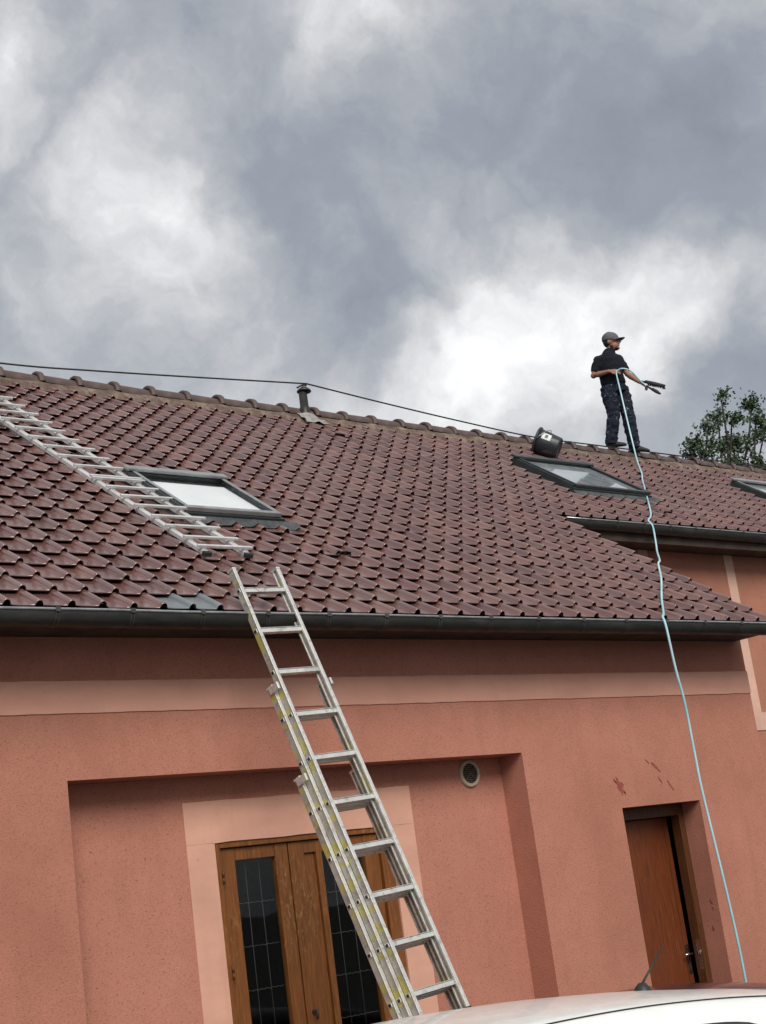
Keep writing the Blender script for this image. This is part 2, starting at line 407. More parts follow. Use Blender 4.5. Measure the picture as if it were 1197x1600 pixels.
def leaf_mat():
    m = Mat('dark_green_leaf'); oi = m.noise(2.5, 3); 
    m.color(m.ramp(oi, [(.3, (.026, .050, .024)), (.7, (.075, .120, .050))])).rough(.5)
    return m.m
M['leaf'] = leaf_mat()

# ------------------------------------------------------------------ ground
g = MB()
for i in range(40):
    pass
g.quad((-600, -600, 0), (600, -600, 0), (600, 600, 0), (-600, 600, 0))
tag(g.build('ground', M['ground']), kind='structure')

# ------------------------------------------------------------------ house
house = empty('house', (7.5, 0, 0)); house.matrix_world.translation = (0, 0, 0); house.location = (0, 0, 0)
tag(house, 'terracotta rendered house with red brown tiled roof, gutters and three roof windows', 'house')
XL, XC, XR, RD, DD = -3.2, 12.02, 24.0, .265, .22
RX0, RX1, RZ = 4.757, 8.838, 2.944
WX0, WX1, WZ = 5.985, 7.57, 2.483
DX0, DX1, DZ = 9.934, 10.98, 2.43
ZT = 3.99
def facade():
    m = MB()
    xs = [XL, RX0, RX1, DX0, DX1, XC]; zs = [-.2, DZ, RZ, ZT]
    for i in range(5):
        for j in range(3):
            if i == 1 and j < 2: continue
            if i == 3 and j < 1: continue
            m.quad((xs[i], 0, zs[j]), (xs[i + 1], 0, zs[j]), (xs[i + 1], 0, zs[j + 1]), (xs[i], 0, zs[j + 1]))
    # recess reveals and back, with the opening of the glazed door
    m.quad((RX0, 0, -.2), (RX0, RD, -.2), (RX0, RD, RZ), (RX0, 0, RZ)); m.quad((RX1, 0, -.2), (RX1, RD, -.2), (RX1, RD, RZ), (RX1, 0, RZ))
    m.quad((RX0, 0, RZ), (RX1, 0, RZ), (RX1, RD, RZ), (RX0, RD, RZ))
    m.quad((RX0, RD, -.2), (WX0, RD, -.2), (WX0, RD, RZ), (RX0, RD, RZ)); m.quad((WX1, RD, -.2), (RX1, RD, -.2), (RX1, RD, RZ), (WX1, RD, RZ))
    m.quad((WX0, RD, WZ), (WX1, RD, WZ), (WX1, RD, RZ), (WX0, RD, RZ))
    for x in (WX0, WX1): m.quad((x, RD, -.2), (x, RD + .2, -.2), (x, RD + .2, WZ), (x, RD, WZ))
    m.quad((WX0, RD, WZ), (WX1, RD, WZ), (WX1, RD + .2, WZ), (WX0, RD + .2, WZ))
    # side door reveals
    for x in (DX0, DX1): m.quad((x, 0, -.2), (x, .31, -.2), (x, .31, DZ), (x, 0, DZ))
    m.quad((DX0, 0, DZ), (DX1, 0, DZ), (DX1, .31, DZ), (DX0, .31, DZ))
    # side and back walls, gable ends
    YB = 9.56
    m.quad((XC, 0, -.2), (XC, 2.4, -.2), (XC, 2.4, 5.6), (XC, 0, 3.99))
    m.quad((XL, 0, -.2), (XL, YB, -.2), (XL, YB, 3.99), (XL, 4.78, 7.4), (XL, 0, 3.99))
    m.quad((XL, YB, -.2), (XR, YB, -.2), (XR, YB, 3.99), (XL, YB, 3.99))
    return m.build('wall', M['stucco'], house)
wall = facade()
am = MB()
am.quad((XC, 2.4, -.2), (XR, 2.4, -.2), (XR, 2.4, 5.62), (XC, 2.4, 5.62))
am.quad((XR, 2.4, -.2), (XR, 9.56, -.2), (XR, 9.56, 3.99), (XR, 4.78, 7.4), (XR, 2.4, 5.62))
annex = am.build('rear_wall', M['stucco_annex'], house)
# inside: dark rooms so that nothing shines through
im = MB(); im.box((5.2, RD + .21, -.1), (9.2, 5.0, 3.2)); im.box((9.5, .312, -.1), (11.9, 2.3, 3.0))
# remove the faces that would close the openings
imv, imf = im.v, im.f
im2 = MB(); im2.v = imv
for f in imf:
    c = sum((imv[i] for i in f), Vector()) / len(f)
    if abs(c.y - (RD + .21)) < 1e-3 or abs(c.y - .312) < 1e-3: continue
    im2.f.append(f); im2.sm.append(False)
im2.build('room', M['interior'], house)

# plaster band with a ragged lower edge, surround of the glazed door, pale strips of the rear wall
def ragged_panel(x0, x1, z0, z1, y, out_, rag, step=.12, seed=1):
    rnd = random.Random(seed); m = MB(); n = max(2, int((x1 - x0) / step)); b = []; t = []
    for i in range(n + 1):
        x = x0 + (x1 - x0) * i / n
        b.append((x, z0 + rnd.uniform(-rag, rag))); t.append((x, z1 + rnd.uniform(-rag, rag)))
    for i in range(n):
        (xa, za), (xb, zb) = b[i], b[i + 1]; (_, ta), (_, tb) = t[i], t[i + 1]
        m.quad((xa, y - out_, za), (xb, y - out_, zb), (xb, y - out_, tb), (xa, y - out_, ta))
        m.quad((xa, y, za), (xb, y, zb), (xb, y - out_, zb), (xa, y - out_, za))
        m.quad((xa, y, ta), (xb, y, tb), (xb, y - out_, tb), (xa, y - out_, ta))
    m.quad((x0, y, b[0][1]), (x0, y - out_, b[0][1]), (x0, y - out_, t[0][1]), (x0, y, t[0][1]))
    m.quad((x1, y, b[-1][1]), (x1, y - out_, b[-1][1]), (x1, y - out_, t[-1][1]), (x1, y, t[-1][1]))
    return m
ragged_panel(XL, XC + .004, 3.369, 3.578, 0, .008, .0022, seed=3).build('plaster_band', M['band'], house)
sm = ragged_panel(5.753, 7.814, WZ + .004, 2.774, RD, .012, .003, seed=4)
for a, b in ((5.753, WX0 - .003), (WX1 + .003, 7.814)): sm.box((a, RD - .012, -.1), (b, RD, WZ + .004))
sm.build('door_surround', M['surround'], house)
for x0 in (13.72, 15.35, 17.0):
    MB().box((x0, 2.39, 3.512), (x0 + .17, 2.4, 5.5)).build('plaster_strip', M['strip'], annex)
MB().box((13.72, 2.388, 3.295), (17.17, 2.4, 3.511)).build('plaster_strip', M['strip'], annex)

# splashes on the wall: irregular flecks
def fleck(cx, cz, ln, wd, ang, y, seed, parent, axis='y'):
    rnd = random.Random(seed); n = 18; pts = []
    for k in range(n):
        a = 2 * math.pi * k / n; rr = rnd.uniform(.5, 1.2)
        dx, dz = math.cos(a) * ln * rr, math.sin(a) * wd * rr
        x = dx * math.cos(ang) - dz * math.sin(ang); z = dx * math.sin(ang) + dz * math.cos(ang)
        pts.append((cx + x, y, cz + z) if axis == 'y' else (y, cx + x, cz + z))
    d = Vector((0, .003, 0)) if axis == 'y' else Vector((.003, 0, 0))
    m = MB(); m.quad(*pts)
    for k in range(n): m.quad(pts[k], pts[(k + 1) % n], Vector(pts[(k + 1) % n]) + d, Vector(pts[k]) + d)
    return m.build('stain', M['stain'], parent)
for i, (cx, cz, ln, wd, an) in enumerate(((9.955, 2.612, .085, .040, -1.0), (9.90, 2.655, .03, .01, -.9), (10.00, 2.55, .025, .008, -1.0), (10.455, 2.752, .075, .014, -.7), (10.36, 2.80, .03, .007, -.8),
                                       (10.49, 2.635, .04, .01, -.9), (10.60, 2.60, .04, .009, -.9), (10.64, 2.55, .03, .006, -.9))):
    fleck(cx, cz, ln, wd, an, -.003, 40 + i, wall)
for i, (cy, cz, ln, wd, an) in enumerate(((.075, 1.56, .025, .012, 1.2), (.10, 1.33, .028, .01, 1.3), (.065, 1.50, .015, .006, 1.2))):
    fleck(cy, cz, ln, wd, an, DX1 - .003, 60 + i, wall, 'x')

# ------------------------------------------------------------------ roof
def RP(u, s, h=0.0): return Vector((u, s * COSR - h * SINR, Z0 + s * SINR + h * COSR))
SE, SA, SRIDGE = S0, 2.04 / COSR, 4.78 / COSR
XV = 11.975
rf = MB()
def slab(u0, u1, s0, s1):
    a = [RP(u0, s0, -.055), RP(u1, s0, -.055), RP(u1, s1, -.055), RP(u0, s1, -.055)]
    b = [RP(u0, s0, -.12), RP(u1, s0, -.12), RP(u1, s1, -.12), RP(u0, s1, -.12)]
    rf.add(a + b, [(0, 1, 2, 3), (7, 6, 5, 4), (0, 4, 5, 1), (1, 5, 6, 2), (2, 6, 7, 3), (3, 7, 4, 0)])
slab(XL - .2, XV - .03, SE + .05, SA + .06); slab(XL - .2, XR + .2, SA + .06, SRIDGE)
pk = RP(0, SRIDGE, -.055)
rf.add([(XL - .2, pk.y, pk.z), (XR + .2, pk.y, pk.z), (XR + .2, 10.1, pk.z - 5.32 * SINR / COSR), (XL - .2, 10.1, pk.z - 5.32 * SINR / COSR)], [(0, 1, 2, 3)])
roof = rf.build('roof', M['deck'], house)
# tile: pan with one round roll, thick front lip
def tile_profile():
    p = [(0, .001), (.05, -.001), (.10, -.001), (.1575, .0), (.1605, .004), (.163, .014), (.168, .025), (.1765, .0325), (.187, .035), (.1975, .0325), (.206, .025), (.211, .014), (.2135, .004), (COLP + .003, .001)]
    return p
PROF = tile_profile()
def tile_mesh_data(seed=None):
    LN, TH = .315, .008
    vs, fs, smf = [], [], []
    n = len(PROF)
    def surf(x, h, s): return (x, s, h + .016 - .118 * s)
    for (x, h) in PROF: vs.append(surf(x, h, 0.006))
    for (x, h) in PROF: vs.append(surf(x, h, LN))
    for i in range(n - 1): fs.append((i, i + 1, n + i + 1, n + i)); smf.append(4 <= i <= 11)
    o = len(vs)                                           # rounded nose and front lip, own vertices
    for (x, h) in PROF: vs.append(surf(x, h, 0.006))
    for (x, h) in PROF: a = surf(x, h - .005, 0.0); vs.append(a)
    for (x, h) in PROF: a = surf(x, h - TH, 0.001); vs.append(a)
    for (x, h) in PROF: a = surf(x, h - TH, 0.05); vs.append(a)
    for r_ in range(3):
        for i in range(n - 1): fs.append((o + (r_ + 1) * n + i, o + (r_ + 1) * n + i + 1, o + r_ * n + i + 1, o + r_ * n + i)); smf.append(r_ == 0)
    # left flank
    fs.append((0, n, o + 3 * n, o + 2 * n)); smf.append(False)
    fs.append((n - 1, o + 2 * n + n - 1, o + 3 * n + n - 1, 2 * n - 1)); smf.append(False)
    return vs, fs, smf
TV, TF, TS = tile_mesh_data()
def tile_me(name, mat):
    me = bpy.data.meshes.new(name); me.from_pydata(TV, [], TF); me.polygons.foreach_set('use_smooth', TS); me.materials.append(mat); me.update(); return me
tme = tile_me('tile', M['tile']); tme_grey = tile_me('tile_grey', M['tile_grey'])
BASIS = Matrix(((1, 0, 0, 0), (0, COSR, -SINR, 0), (0, SINR, COSR, 0), (0, 0, 0, 1)))
SKY = [dict(x0=6.60, x1=7.60, y0=1.15, y1=1.98), dict(x0=13.31, x1=14.72, y0=2.85, y1=3.78), dict(x0=17.95, x1=18.95, y0=3.10, y1=3.92)]
HOLES = [(10.85, 4.08), (15.95, 3.93), (14.35, 2.36), (7.72, .57)]
tiles = []
tr = random.Random(11)
ncol = int((XR + .1 - X0) / COLP)
for k in range(26):
    s = S0 + ROWP * k
    if s > SRIDGE - .06: continue
    for c in range(-7, ncol):
        u = X0 + COLP * c
        if u + COLP > XV + .02 and s < SA - .02: continue
        if u < XL - .2: continue
        yc = (s + .12) * COSR; xc = u + .11
        skip = False
        for q in SKY:
            if q['x0'] - .02 < xc < q['x1'] + .06 and q['y0'] + .02 < yc < q['y1'] - .02: skip = True
        if skip: continue
        M4 = Matrix.Translation(RP(u + tr.uniform(-.002, .002), s + tr.gauss(0, .0035), tr.uniform(-.002, .004))) @ BASIS @ Matrix.Rotation(tr.gauss(0, .006), 4, 'Z') @ Matrix.Rotation(tr.gauss(0, .009), 4, 'X') @ Matrix.Rotation(tr.gauss(0, .008), 4, 'Y')
        if tr.random() < .035: M4 = M4 @ Matrix.Translation((0, -.014, .004)) @ Matrix.Rotation(tr.gauss(0, .025), 4, 'Z')      # slipped tiles
        ctr = RP(u + .11, s + .12)
        v = ctr - CAM; z = v.dot(fx); px, py = v.dot(rx) / z * 2365 + 598.5, -v.dot(ux) / z * 2365 + 800
        inview = -15 < px < 1212 and 540 < py < 1000
        tiles.append((0 if inview else 1, z, k, c, M4))
order = sorted(range(len(tiles)), key=lambda i: tiles[i][:2])
front = set(order[:299])
grey_cols = {int(round((5.53 - .11 - X0) / COLP)), int(round((5.75 - .11 - X0) / COLP))}
rv, rfc, rsm = [], [], []
for i, (fl, z, k, c, M4) in enumerate(tiles):
    grey = (k == 0 and c in grey_cols)
    if i in front or grey:
        o = link('tile', tme_grey if grey else tme, roof); o.matrix_local = M4
        if grey: o['label'] = 'grey replacement tile in the lowest row above the gutter'
    else:
        b = len(rv); rv += [tuple(M4 @ Vector(p)) for p in TV]
        rfc += [tuple(j + b for j in f) for f in TF]; rsm += TS
rme = bpy.data.meshes.new('tile_field'); rme.from_pydata(rv, [], rfc); rme.polygons.foreach_set('use_smooth', rsm); rme.materials.append(M['tile']); rme.update()
tag(link('tile_field', rme, roof), kind='stuff')
# ventilation tiles: small hooded slots
for (hx, hy) in HOLES:
    s = hy / COSR; m = MB()
    B4 = Matrix.Translation(RP(hx, s, 0.012)) @ BASIS
    pr = [(-.085, 0), (-.07, .038), (.07, .038), (.085, 0)]
    vs = [B4 @ Vector((x, 0, h)) for x, h in pr] + [B4 @ Vector((x * .9, .17, 0)) for x, h in pr]
    m.add(vs, [(0, 1, 5, 4), (1, 2, 6, 5), (2, 3, 7, 6)])
    m.add([B4 @ Vector((x * .93, .03, h * .9)) for x, h in pr], [(0, 1, 2, 3)])
    o = m.build('vent_tile', M['tile'], roof); o.data.materials.append(M['black']); o.data.polygons[3].material_index = 1
# verge: edge trim board along the gable of the front roof
vb = MB(); vb.obox(RP(XV + .002, SE + .02, -.15), (.028, 0, 0), RP(0, SA + .1 - SE, 0) - RP(0, 0, 0), RP(0, 0, .135) - RP(0, 0, 0)); vb.build('verge_board', M['eave_wood'], house)
# ridge tiles and mortar
RZC = 7.588
def ridge_mesh():
    n = 14; m = MB(); rings = [(0, .132), (.010, .146), (.055, .146), (.068, .132), (.080, .114), (.27, .111), (.47, .105)]
    vs = []
    for (x, r_) in rings:
        for k in range(n + 1):
            a = math.pi * k / n; vs.append((x, -r_ * math.cos(a) * 1.05, r_ * math.sin(a)))
    fs = [(i * (n + 1) + k, i * (n + 1) + k + 1, (i + 1) * (n + 1) + k + 1, (i + 1) * (n + 1) + k) for i in range(len(rings) - 1) for k in range(n)]
    m.add(vs, fs, True)
    inn = [(0, -.115 * math.cos(math.pi * k / n) * 1.05, .115 * math.sin(math.pi * k / n)) for k in range(n + 1)]
    m.add(vs[:n + 1] + inn, [(k + 1, k, n + 1 + k, n + 2 + k) for k in range(n)])
    return m.mesh('ridge_tile', M['ridge'])
rgm = ridge_mesh(); rr_ = random.Random(5)
k0 = 7.38 - .455 * 23
for i in range(59):
    x = k0 + .455 * i
    if x < XL - .2 or x > XR - .3: continue
    o = link('ridge_tile', rgm, roof); o.location = (x + rr_.uniform(-.008, .008), 4.78 + rr_.uniform(-.006, .006), RZC + rr_.uniform(-.006, .006))
    o.rotation_euler = (rr_.uniform(-.03, .03), rr_.uniform(-.012, .012), rr_.uniform(-.015, .015))
mm = MB(); nx = 520; prof = [(-.225, .0), (-.190, .026), (-.158, .050), (-.130, .062), (-.105, .060), (.105, .060), (.16, .04), (.23, -.0)]
vs = []; fs = []
for i in range(nx + 1):
    x = XL - .2 + (XR - XL + .4) * i / nx
    ph = ((x - k0) % .455) / .455
    lump = max(0, 1 - min(ph, 1 - ph) * 5)
    for j, (dy, dz) in enumerate(prof):
        nv = noise.noise(Vector((x * 3.1, dy * 8, 2.0))) * .02 + noise.noise(Vector((x * 11, dy * 19, 5.0))) * .011
        if j == 0: nv = noise.noise(Vector((x * 5, 0, 9))) * .035
        yy = 4.78 + dy * (1 + .10 * lump * (j > 0)) + (nv if j else 0) * .6
        zz = 7.599 - abs(dy) * SINR / COSR + dz * (1 + .12 * lump) + nv * .6 if j not in (0,) else 7.599 - abs(dy + nv) * SINR / COSR - .012
        if j == 0: yy = 4.78 + dy + nv
        vs.append((x, yy, zz + (.018 if j == 0 else 0)))
np_ = len(prof)
for i in range(nx):
    for j in range(np_ - 1): fs.append((i * np_ + j, (i + 1) * np_ + j, (i + 1) * np_ + j + 1, i * np_ + j + 1))
mm.add(vs, fs, True); mm.build('ridge_mortar', M['mortar'], roof)

# soffit, rafter ends
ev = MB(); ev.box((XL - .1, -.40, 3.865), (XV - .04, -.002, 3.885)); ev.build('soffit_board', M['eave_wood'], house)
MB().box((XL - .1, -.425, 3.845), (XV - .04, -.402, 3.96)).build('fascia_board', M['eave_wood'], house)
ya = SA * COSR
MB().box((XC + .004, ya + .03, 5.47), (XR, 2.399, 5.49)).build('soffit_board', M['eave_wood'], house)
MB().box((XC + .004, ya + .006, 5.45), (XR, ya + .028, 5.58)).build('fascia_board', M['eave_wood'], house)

# gutters
def gutter(x0, x1, ylip, zlip, brx, rad=.078):
    n = 14; cy = ylip + rad
    o_ = []; i_ = []
    for k in range(n + 1):
        a = math.pi + math.pi * k / n
        o_.append((cy + rad * math.cos(a), zlip - .012 + rad * math.sin(a) * 1.12)); i_.append((cy + (rad - .004) * math.cos(a), zlip - .012 + (rad - .004) * math.sin(a) * 1.12))
    m = MB()
    seg = max(1, int((x1 - x0) / .5)); rows = []
    for s_ in range(seg + 1):
        x = x0 + (x1 - x0) * s_ / seg; dz = noise.noise(Vector((x * .8, 3, 1))) * .006; rows.append((x, dz))
    for prof_, flip in ((o_, False), (i_, True)):
        vs = [(x, y, z + dz) for (x, dz) in rows for (y, z) in prof_]
        fs = [(s_ * (n + 1) + k, s_ * (n + 1) + k + 1, (s_ + 1) * (n + 1) + k + 1, (s_ + 1) * (n + 1) + k) for s_ in range(seg) for k in range(n)]
        m.add(vs, fs, True)
    for x in (x0, x1): m.add([(x, y, z) for y, z in o_], [tuple(range(n + 1))])
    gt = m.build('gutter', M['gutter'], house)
    b = MB(); b.tube([(x, ylip, zlip - .004 + dz) for x, dz in rows], .0095, 8); b.build('bead', M['bead'], gt)
    for x in brx:
        t = MB(); w_ = .014; dz = noise.noise(Vector((x * .8, 3, 1))) * .006; ro = rad + .003; pts = []
        for k in range(n + 1):
            a = math.pi + math.pi * k / n; pts.append((cy + ro * math.cos(a), zlip - .012 + dz + ro * math.sin(a) * 1.12))
        for q in (0, .022):
            vs = [(x + q + e, y, z) for e in (-w_ / 2, w_ / 2) for (y, z) in pts]
            vs = [(x + q - .005, y, z) for y, z in pts] + [(x + q + .005, y, z) for y, z in pts]
            t.add(vs, [(k, k + 1, n + 2 + k, n + 1 + k) for k in range(n)], True)
        t.box((x - .006, ylip - .012, zlip - .02), (x + .028, ylip + .012, zlip + .009))
        t.build('bracket', M['bracket'], gt)
    return gt
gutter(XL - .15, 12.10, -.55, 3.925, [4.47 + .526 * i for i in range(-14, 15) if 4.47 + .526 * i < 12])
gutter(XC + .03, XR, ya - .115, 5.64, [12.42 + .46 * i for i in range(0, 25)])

# ------------------------------------------------------------------ roof windows
def skylight(q, label, light, blind=False):
    w_, l_ = q['x1'] - q['x0'], (q['y1'] - q['y0']) / COSR
    B4 = Matrix.Translation(RP(q['x0'], q['y0'] / COSR, 0)) @ BASIS
    e = empty('skylight', parent=house); e.matrix_local = B4; e['label'] = label
    H, t = .10, .052
    fr = MB()
    fr.box((0, 0, -.05), (w_, t, H * .72)); fr.box((0, l_ - t, -.05), (w_, l_, H)); fr.box((0, t, -.05), (t, l_ - t, H)); fr.box((w_ - t, t, -.05), (w_, l_ - t, H))
    fr.build('frame', M['dark_frame'], e, .006)
    st = MB(); i = t * .55                                                 # opening sash, paler caps
    st.box((i, .02, H * .72 + .002), (w_ - i, .02 + .06, H + .012)); st.box((i, .082, H + .002), (i + .036, l_ - .07, H + .014)); st.box((w_ - i - .036, .082, H + .002), (w_ - i, l_ - .07, H + .014))
    st.build('sash', M['frame_light'] if light else M['dark_frame'], e, .005)
    cv = MB(); cv.box((-.012, l_ - .066, H + .003), (w_ + .012, l_ + .03, H + .034)); cv.build('top_cover', M['frame_light'] if light else M['dark_frame'], e, .01)
    pn = MB(); pn.box((t, t, H - .035), (w_ - t, l_ - t, H - .022)); pn.build('pane', M['glass'] if blind else M['roof_glass'], e)
    if blind:
        MB().box((t * .8, t * .8, -.03), (w_ - t * .8, l_ - t * .8, -.025)).build('shaft', M['interior'], e)
        MB().box((t + .004, t + .004, H - .060), (w_ - t - .004, l_ - t - .07, H - .050)).build('blind', M['blind'], e)
    fl = MB(); nx = 60; vs = []; fs = []                                    # dressed lead apron over the tiles below
    for a in range(nx + 1):
        x = -.03 + (w_ + .13) * a / nx
        wx = q['x0'] + x; ph = ((wx - X0) / COLP) % 1.0
        roll = .034 * math.exp(-((ph - .80) / .13) ** 2)
        for b, (sy, hz) in enumerate(((.0, .048), (-.035, .028), (-.07, .024), (-.105, .016 + noise.noise(Vector((wx * 7, 1, 1))) * .006))):
            vs.append((x, sy + (noise.noise(Vector((wx * 6, 4, b))) * .02 if b == 3 else 0), hz + roll * (b > 0)))
    for a in range(nx):
        for b in range(3): fs.append((a * 4 + b, a * 4 + b + 1, a * 4 + b + 5, a * 4 + b + 4))
    fl.add(vs, fs, True)
    fl.box((-.035, -.02, -.02), (-.004, l_ + .05, .016)); fl.box((w_ + .004, -.02, -.02), (w_ + .035, l_ + .05, .016)); fl.box((-.035, l_ + .004, -.02), (w_ + .035, l_ + .07, .016))
    fl.build('flashing', M['lead'], e)
    return e
skylight(SKY[0], 'roof window with pale sash beside the roof ladder', True, True)
skylight(SKY[1], 'dark framed roof window below the bucket', False)
skylight(SKY[2], 'dark framed roof window at the right end of the roof', True)

# ------------------------------------------------------------------ vent pipe on the ridge
vp = empty('vent_pipe', (10.87, 4.66, 7.52), parent=house)
MB().tube([(0, 0, -.05), (0, 0, .16), (.0, 0, .164), (0, 0, .37)], [.062, .060, .052, .050], 16).build('pipe', M['gutter'], vp)
c = MB(); c.lathe([(.0, .425), (.03, .42), (.075, .385), (.088, .365), (.085, .358), (.045, .372)], (0, 0, 0), (0.06, 0, 1), 20); c.build('cap', M['gutter'], vp)
MB().tube([(-.075, .0, .40), (-.02, 0, .432), (.04, 0, .45), (.07, 0, .448)], .012, 6).build('clip', M['gutter'], vp)
lm = MB(); vs = []; fs = []
for i in range(13):
    for j in range(13):
        x = -.13 + .36 * i / 12; y = -.16 + .26 * j / 12
        h = .07 * math.exp(-(x / .16) ** 2 - (y / .14) ** 2) + noise.noise(Vector((x * 14, y * 14, 2))) * .028
        s = (4.66 + y) / COSR; p = RP(10.87 + x, s, .026 + h) - Vector((10.87, 4.66, 7.52)); vs.append(p)
fs = [(i * 13 + j, (i + 1) * 13 + j, (i + 1) * 13 + j + 1, i * 13 + j + 1) for i in range(12) for j in range(12)]
lm.add(vs, fs, True).build('mortar_collar', M['cement'], vp)

# ------------------------------------------------------------------ glazed double door
gd = empty('glazed_door', (0, 0, 0), parent=house)
y0 = RD + .035
def bx(nm, x0, x1, z0, z1, ya_, yb_, mat, bev=.004, par=gd): return MB().box((x0, ya_, z0), (x1, yb_, z1)).build(nm, mat, par, bev)
bx('frame', WX0 + .002, 6.028, 0, WZ - .002, RD - .004, y0 + .06, M['oak'])
bx('frame', 7.462, WX1 - .002, 0, WZ - .002, RD - .004, y0 + .06, M['oak'])
bx('frame', 6.030, 7.460, 2.447, WZ - .002, RD - .002, y0 + .06, M['oak'])
for (a, b, top, pan) in ((6.034, 6.160, 2.354, 0), (6.507, 6.618, 2.354, 0), (6.630, 6.765, 2.354, 0), (6.872, 6.925, 2.354, 0), (7.322, 7.456, 2.354, 0)):
    bx('stile', a, b, .02, 2.443, y0 - .012, y0 + .04, M['oak'])
bx('rail', 6.162, 6.505, 2.356, 2.442, y0 - .009, y0 + .036, M['oak']); bx('rail', 6.162, 6.505, .05, .62, y0 - .009, y0 + .036, M['oak'])
bx('rail', 6.767, 7.320, 2.356, 2.442, y0 - .009, y0 + .036, M['oak']); bx('rail', 6.927, 7.320, .05, .62, y0 - .009, y0 + .036, M['oak'])
bx('panel', 6.767, 6.870, .02, 2.354, y0 + .012, y0 + .032, M['oak'], .002)
for (a, b) in ((6.158, 6.509), (6.923, 7.324)):
    bx('pane', a, b, .61, 2.358, y0 + .014, y0 + .020, M['glass'], 0)
    for k in (1, 2):
        x = a + (b - a) * (k / 3 + .02); MB().tube([(x, y0 + .06, .6), (x + .006, y0 + .06, 2.36)], .0035, 5).build('grille_bar', M['black'], gd)
    for i in range(6):
        z = 2.062 - i * .292; w2 = MB(); pts = [(a + (b - a) * q / 24, y0 + .058, z + .004 * math.sin(q * 1.9)) for q in range(25)]
        w2.tube(pts, .0022, 5); w2.build('grille_wire', M['wire'], gd)
for z in (2.25, 1.62, .9):
    t = MB(); t.tube([(6.028, RD - .012, z - .045), (6.028, RD - .012, z - .004)], .009, 8); t.tube([(6.028, RD - .012, z), (6.028, RD - .012, z + .045)], .009, 8); t.build('hinge', M['frame_wood'], gd)
t = MB(); t.tube([(6.69, y0 - .03, 1.27), (6.69, y0 - .012, 1.27)], .016, 12); t.tube([(6.69, y0 - .05, 1.285), (6.69, y0 - .045, 1.22)], .007, 8); t.build('handle', M['black'], gd)
for z in (1.87, 1.72, 1.18):  # bars added in the room to imitate pale streaks reflected in the glass
    bx('reflection_bar', 6.10, 6.62, z, z + .018, 1.3, 1.55, M['reflection_bar'], .002)

# ------------------------------------------------------------------ side door, slightly ajar
sdoor = empty('side_door', (0, 0, 0), parent=house)
def b2(nm, x0, x1, z0, z1, ya_, yb_, mat, bev=.004): return MB().box((x0, ya_, z0), (x1, yb_, z1)).build(nm, mat, sdoor, bev)
b2('frame', DX0 + .002, DX0 + .058, 0, DZ - .002, .205, .30, M['frame_wood']); b2('frame', DX1 - .075, DX1 - .002, 0, DZ - .002, .205, .30, M['frame_wood'])
b2('frame', DX0 + .060, DX1 - .077, DZ - .10, DZ - .002, .205, .30, M['frame_wood'])
lf = empty('leaf_pivot')
bpy.data.objects.remove(lf)
hx, hy, an = DX0 + .062, .262, R(5.0)
LM = Matrix.Translation((hx, hy, 0)) @ Matrix.Rotation(an, 4, 'Z')
WLf = DX1 - .079 - hx
d = MB(); d.box((0, 0, .012), (WLf, .042, DZ - .104), LM); dl = d.build('leaf', M['door_wood'], sdoor, .003)
MB().box((WLf - .075, -.006, .02), (WLf - .068, .0, DZ - .11), LM).build('edge_groove', M['frame_wood'], sdoor)
hd = MB(); hd.box((WLf - .058, -.012, .98), (WLf - .022, -.001, 1.22), LM)
hd.tube([LM @ Vector((WLf - .04, -.012, 1.14)), LM @ Vector((WLf - .04, -.055, 1.14))], .010, 10)
hd.tube([LM @ Vector((WLf - .035, -.052, 1.14)), LM @ Vector((WLf - .10, -.056, 1.143)), LM @ Vector((WLf - .145, -.05, 1.14))], .009, 10)
hd.build('handle', M['chrome'], sdoor)
lk = MB(); lk.box((DX1 - .0775, .215, 1.0), (DX1 - .0755, .26, 1.25)); lk.build('strike_plate', M['chrome'], sdoor)

# ------------------------------------------------------------------ round air vent
av = empty('air_vent', (8.475, RD, 2.832), parent=house)
MB().lathe([(.082, -.001), (.082, -.012), (.078, -.02), (.100, -.026), (.108, -.018), (.110, -.001)], (0, 0, 0), (0, 1, 0), 40).build('ring', M['white_plastic'], av)
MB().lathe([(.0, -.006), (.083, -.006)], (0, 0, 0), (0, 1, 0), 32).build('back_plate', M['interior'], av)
for k in range(9):
    z = -.064 + .016 * k; hw = math.sqrt(max(.0001, .081 ** 2 - z * z))
    MB().box((-hw, -.013, z - .003), (hw, -.009, z + .003)).build('slat', M['vent_slat'], av)
for a in (45, 135):
    c_, s_ = math.cos(R(a)) * .081, math.sin(R(a)) * .081
    MB().tube([(-c_, -.016, -s_), (c_, -.016, s_)], .004, 6).build('cross_bar', M['vent_slat'], av)

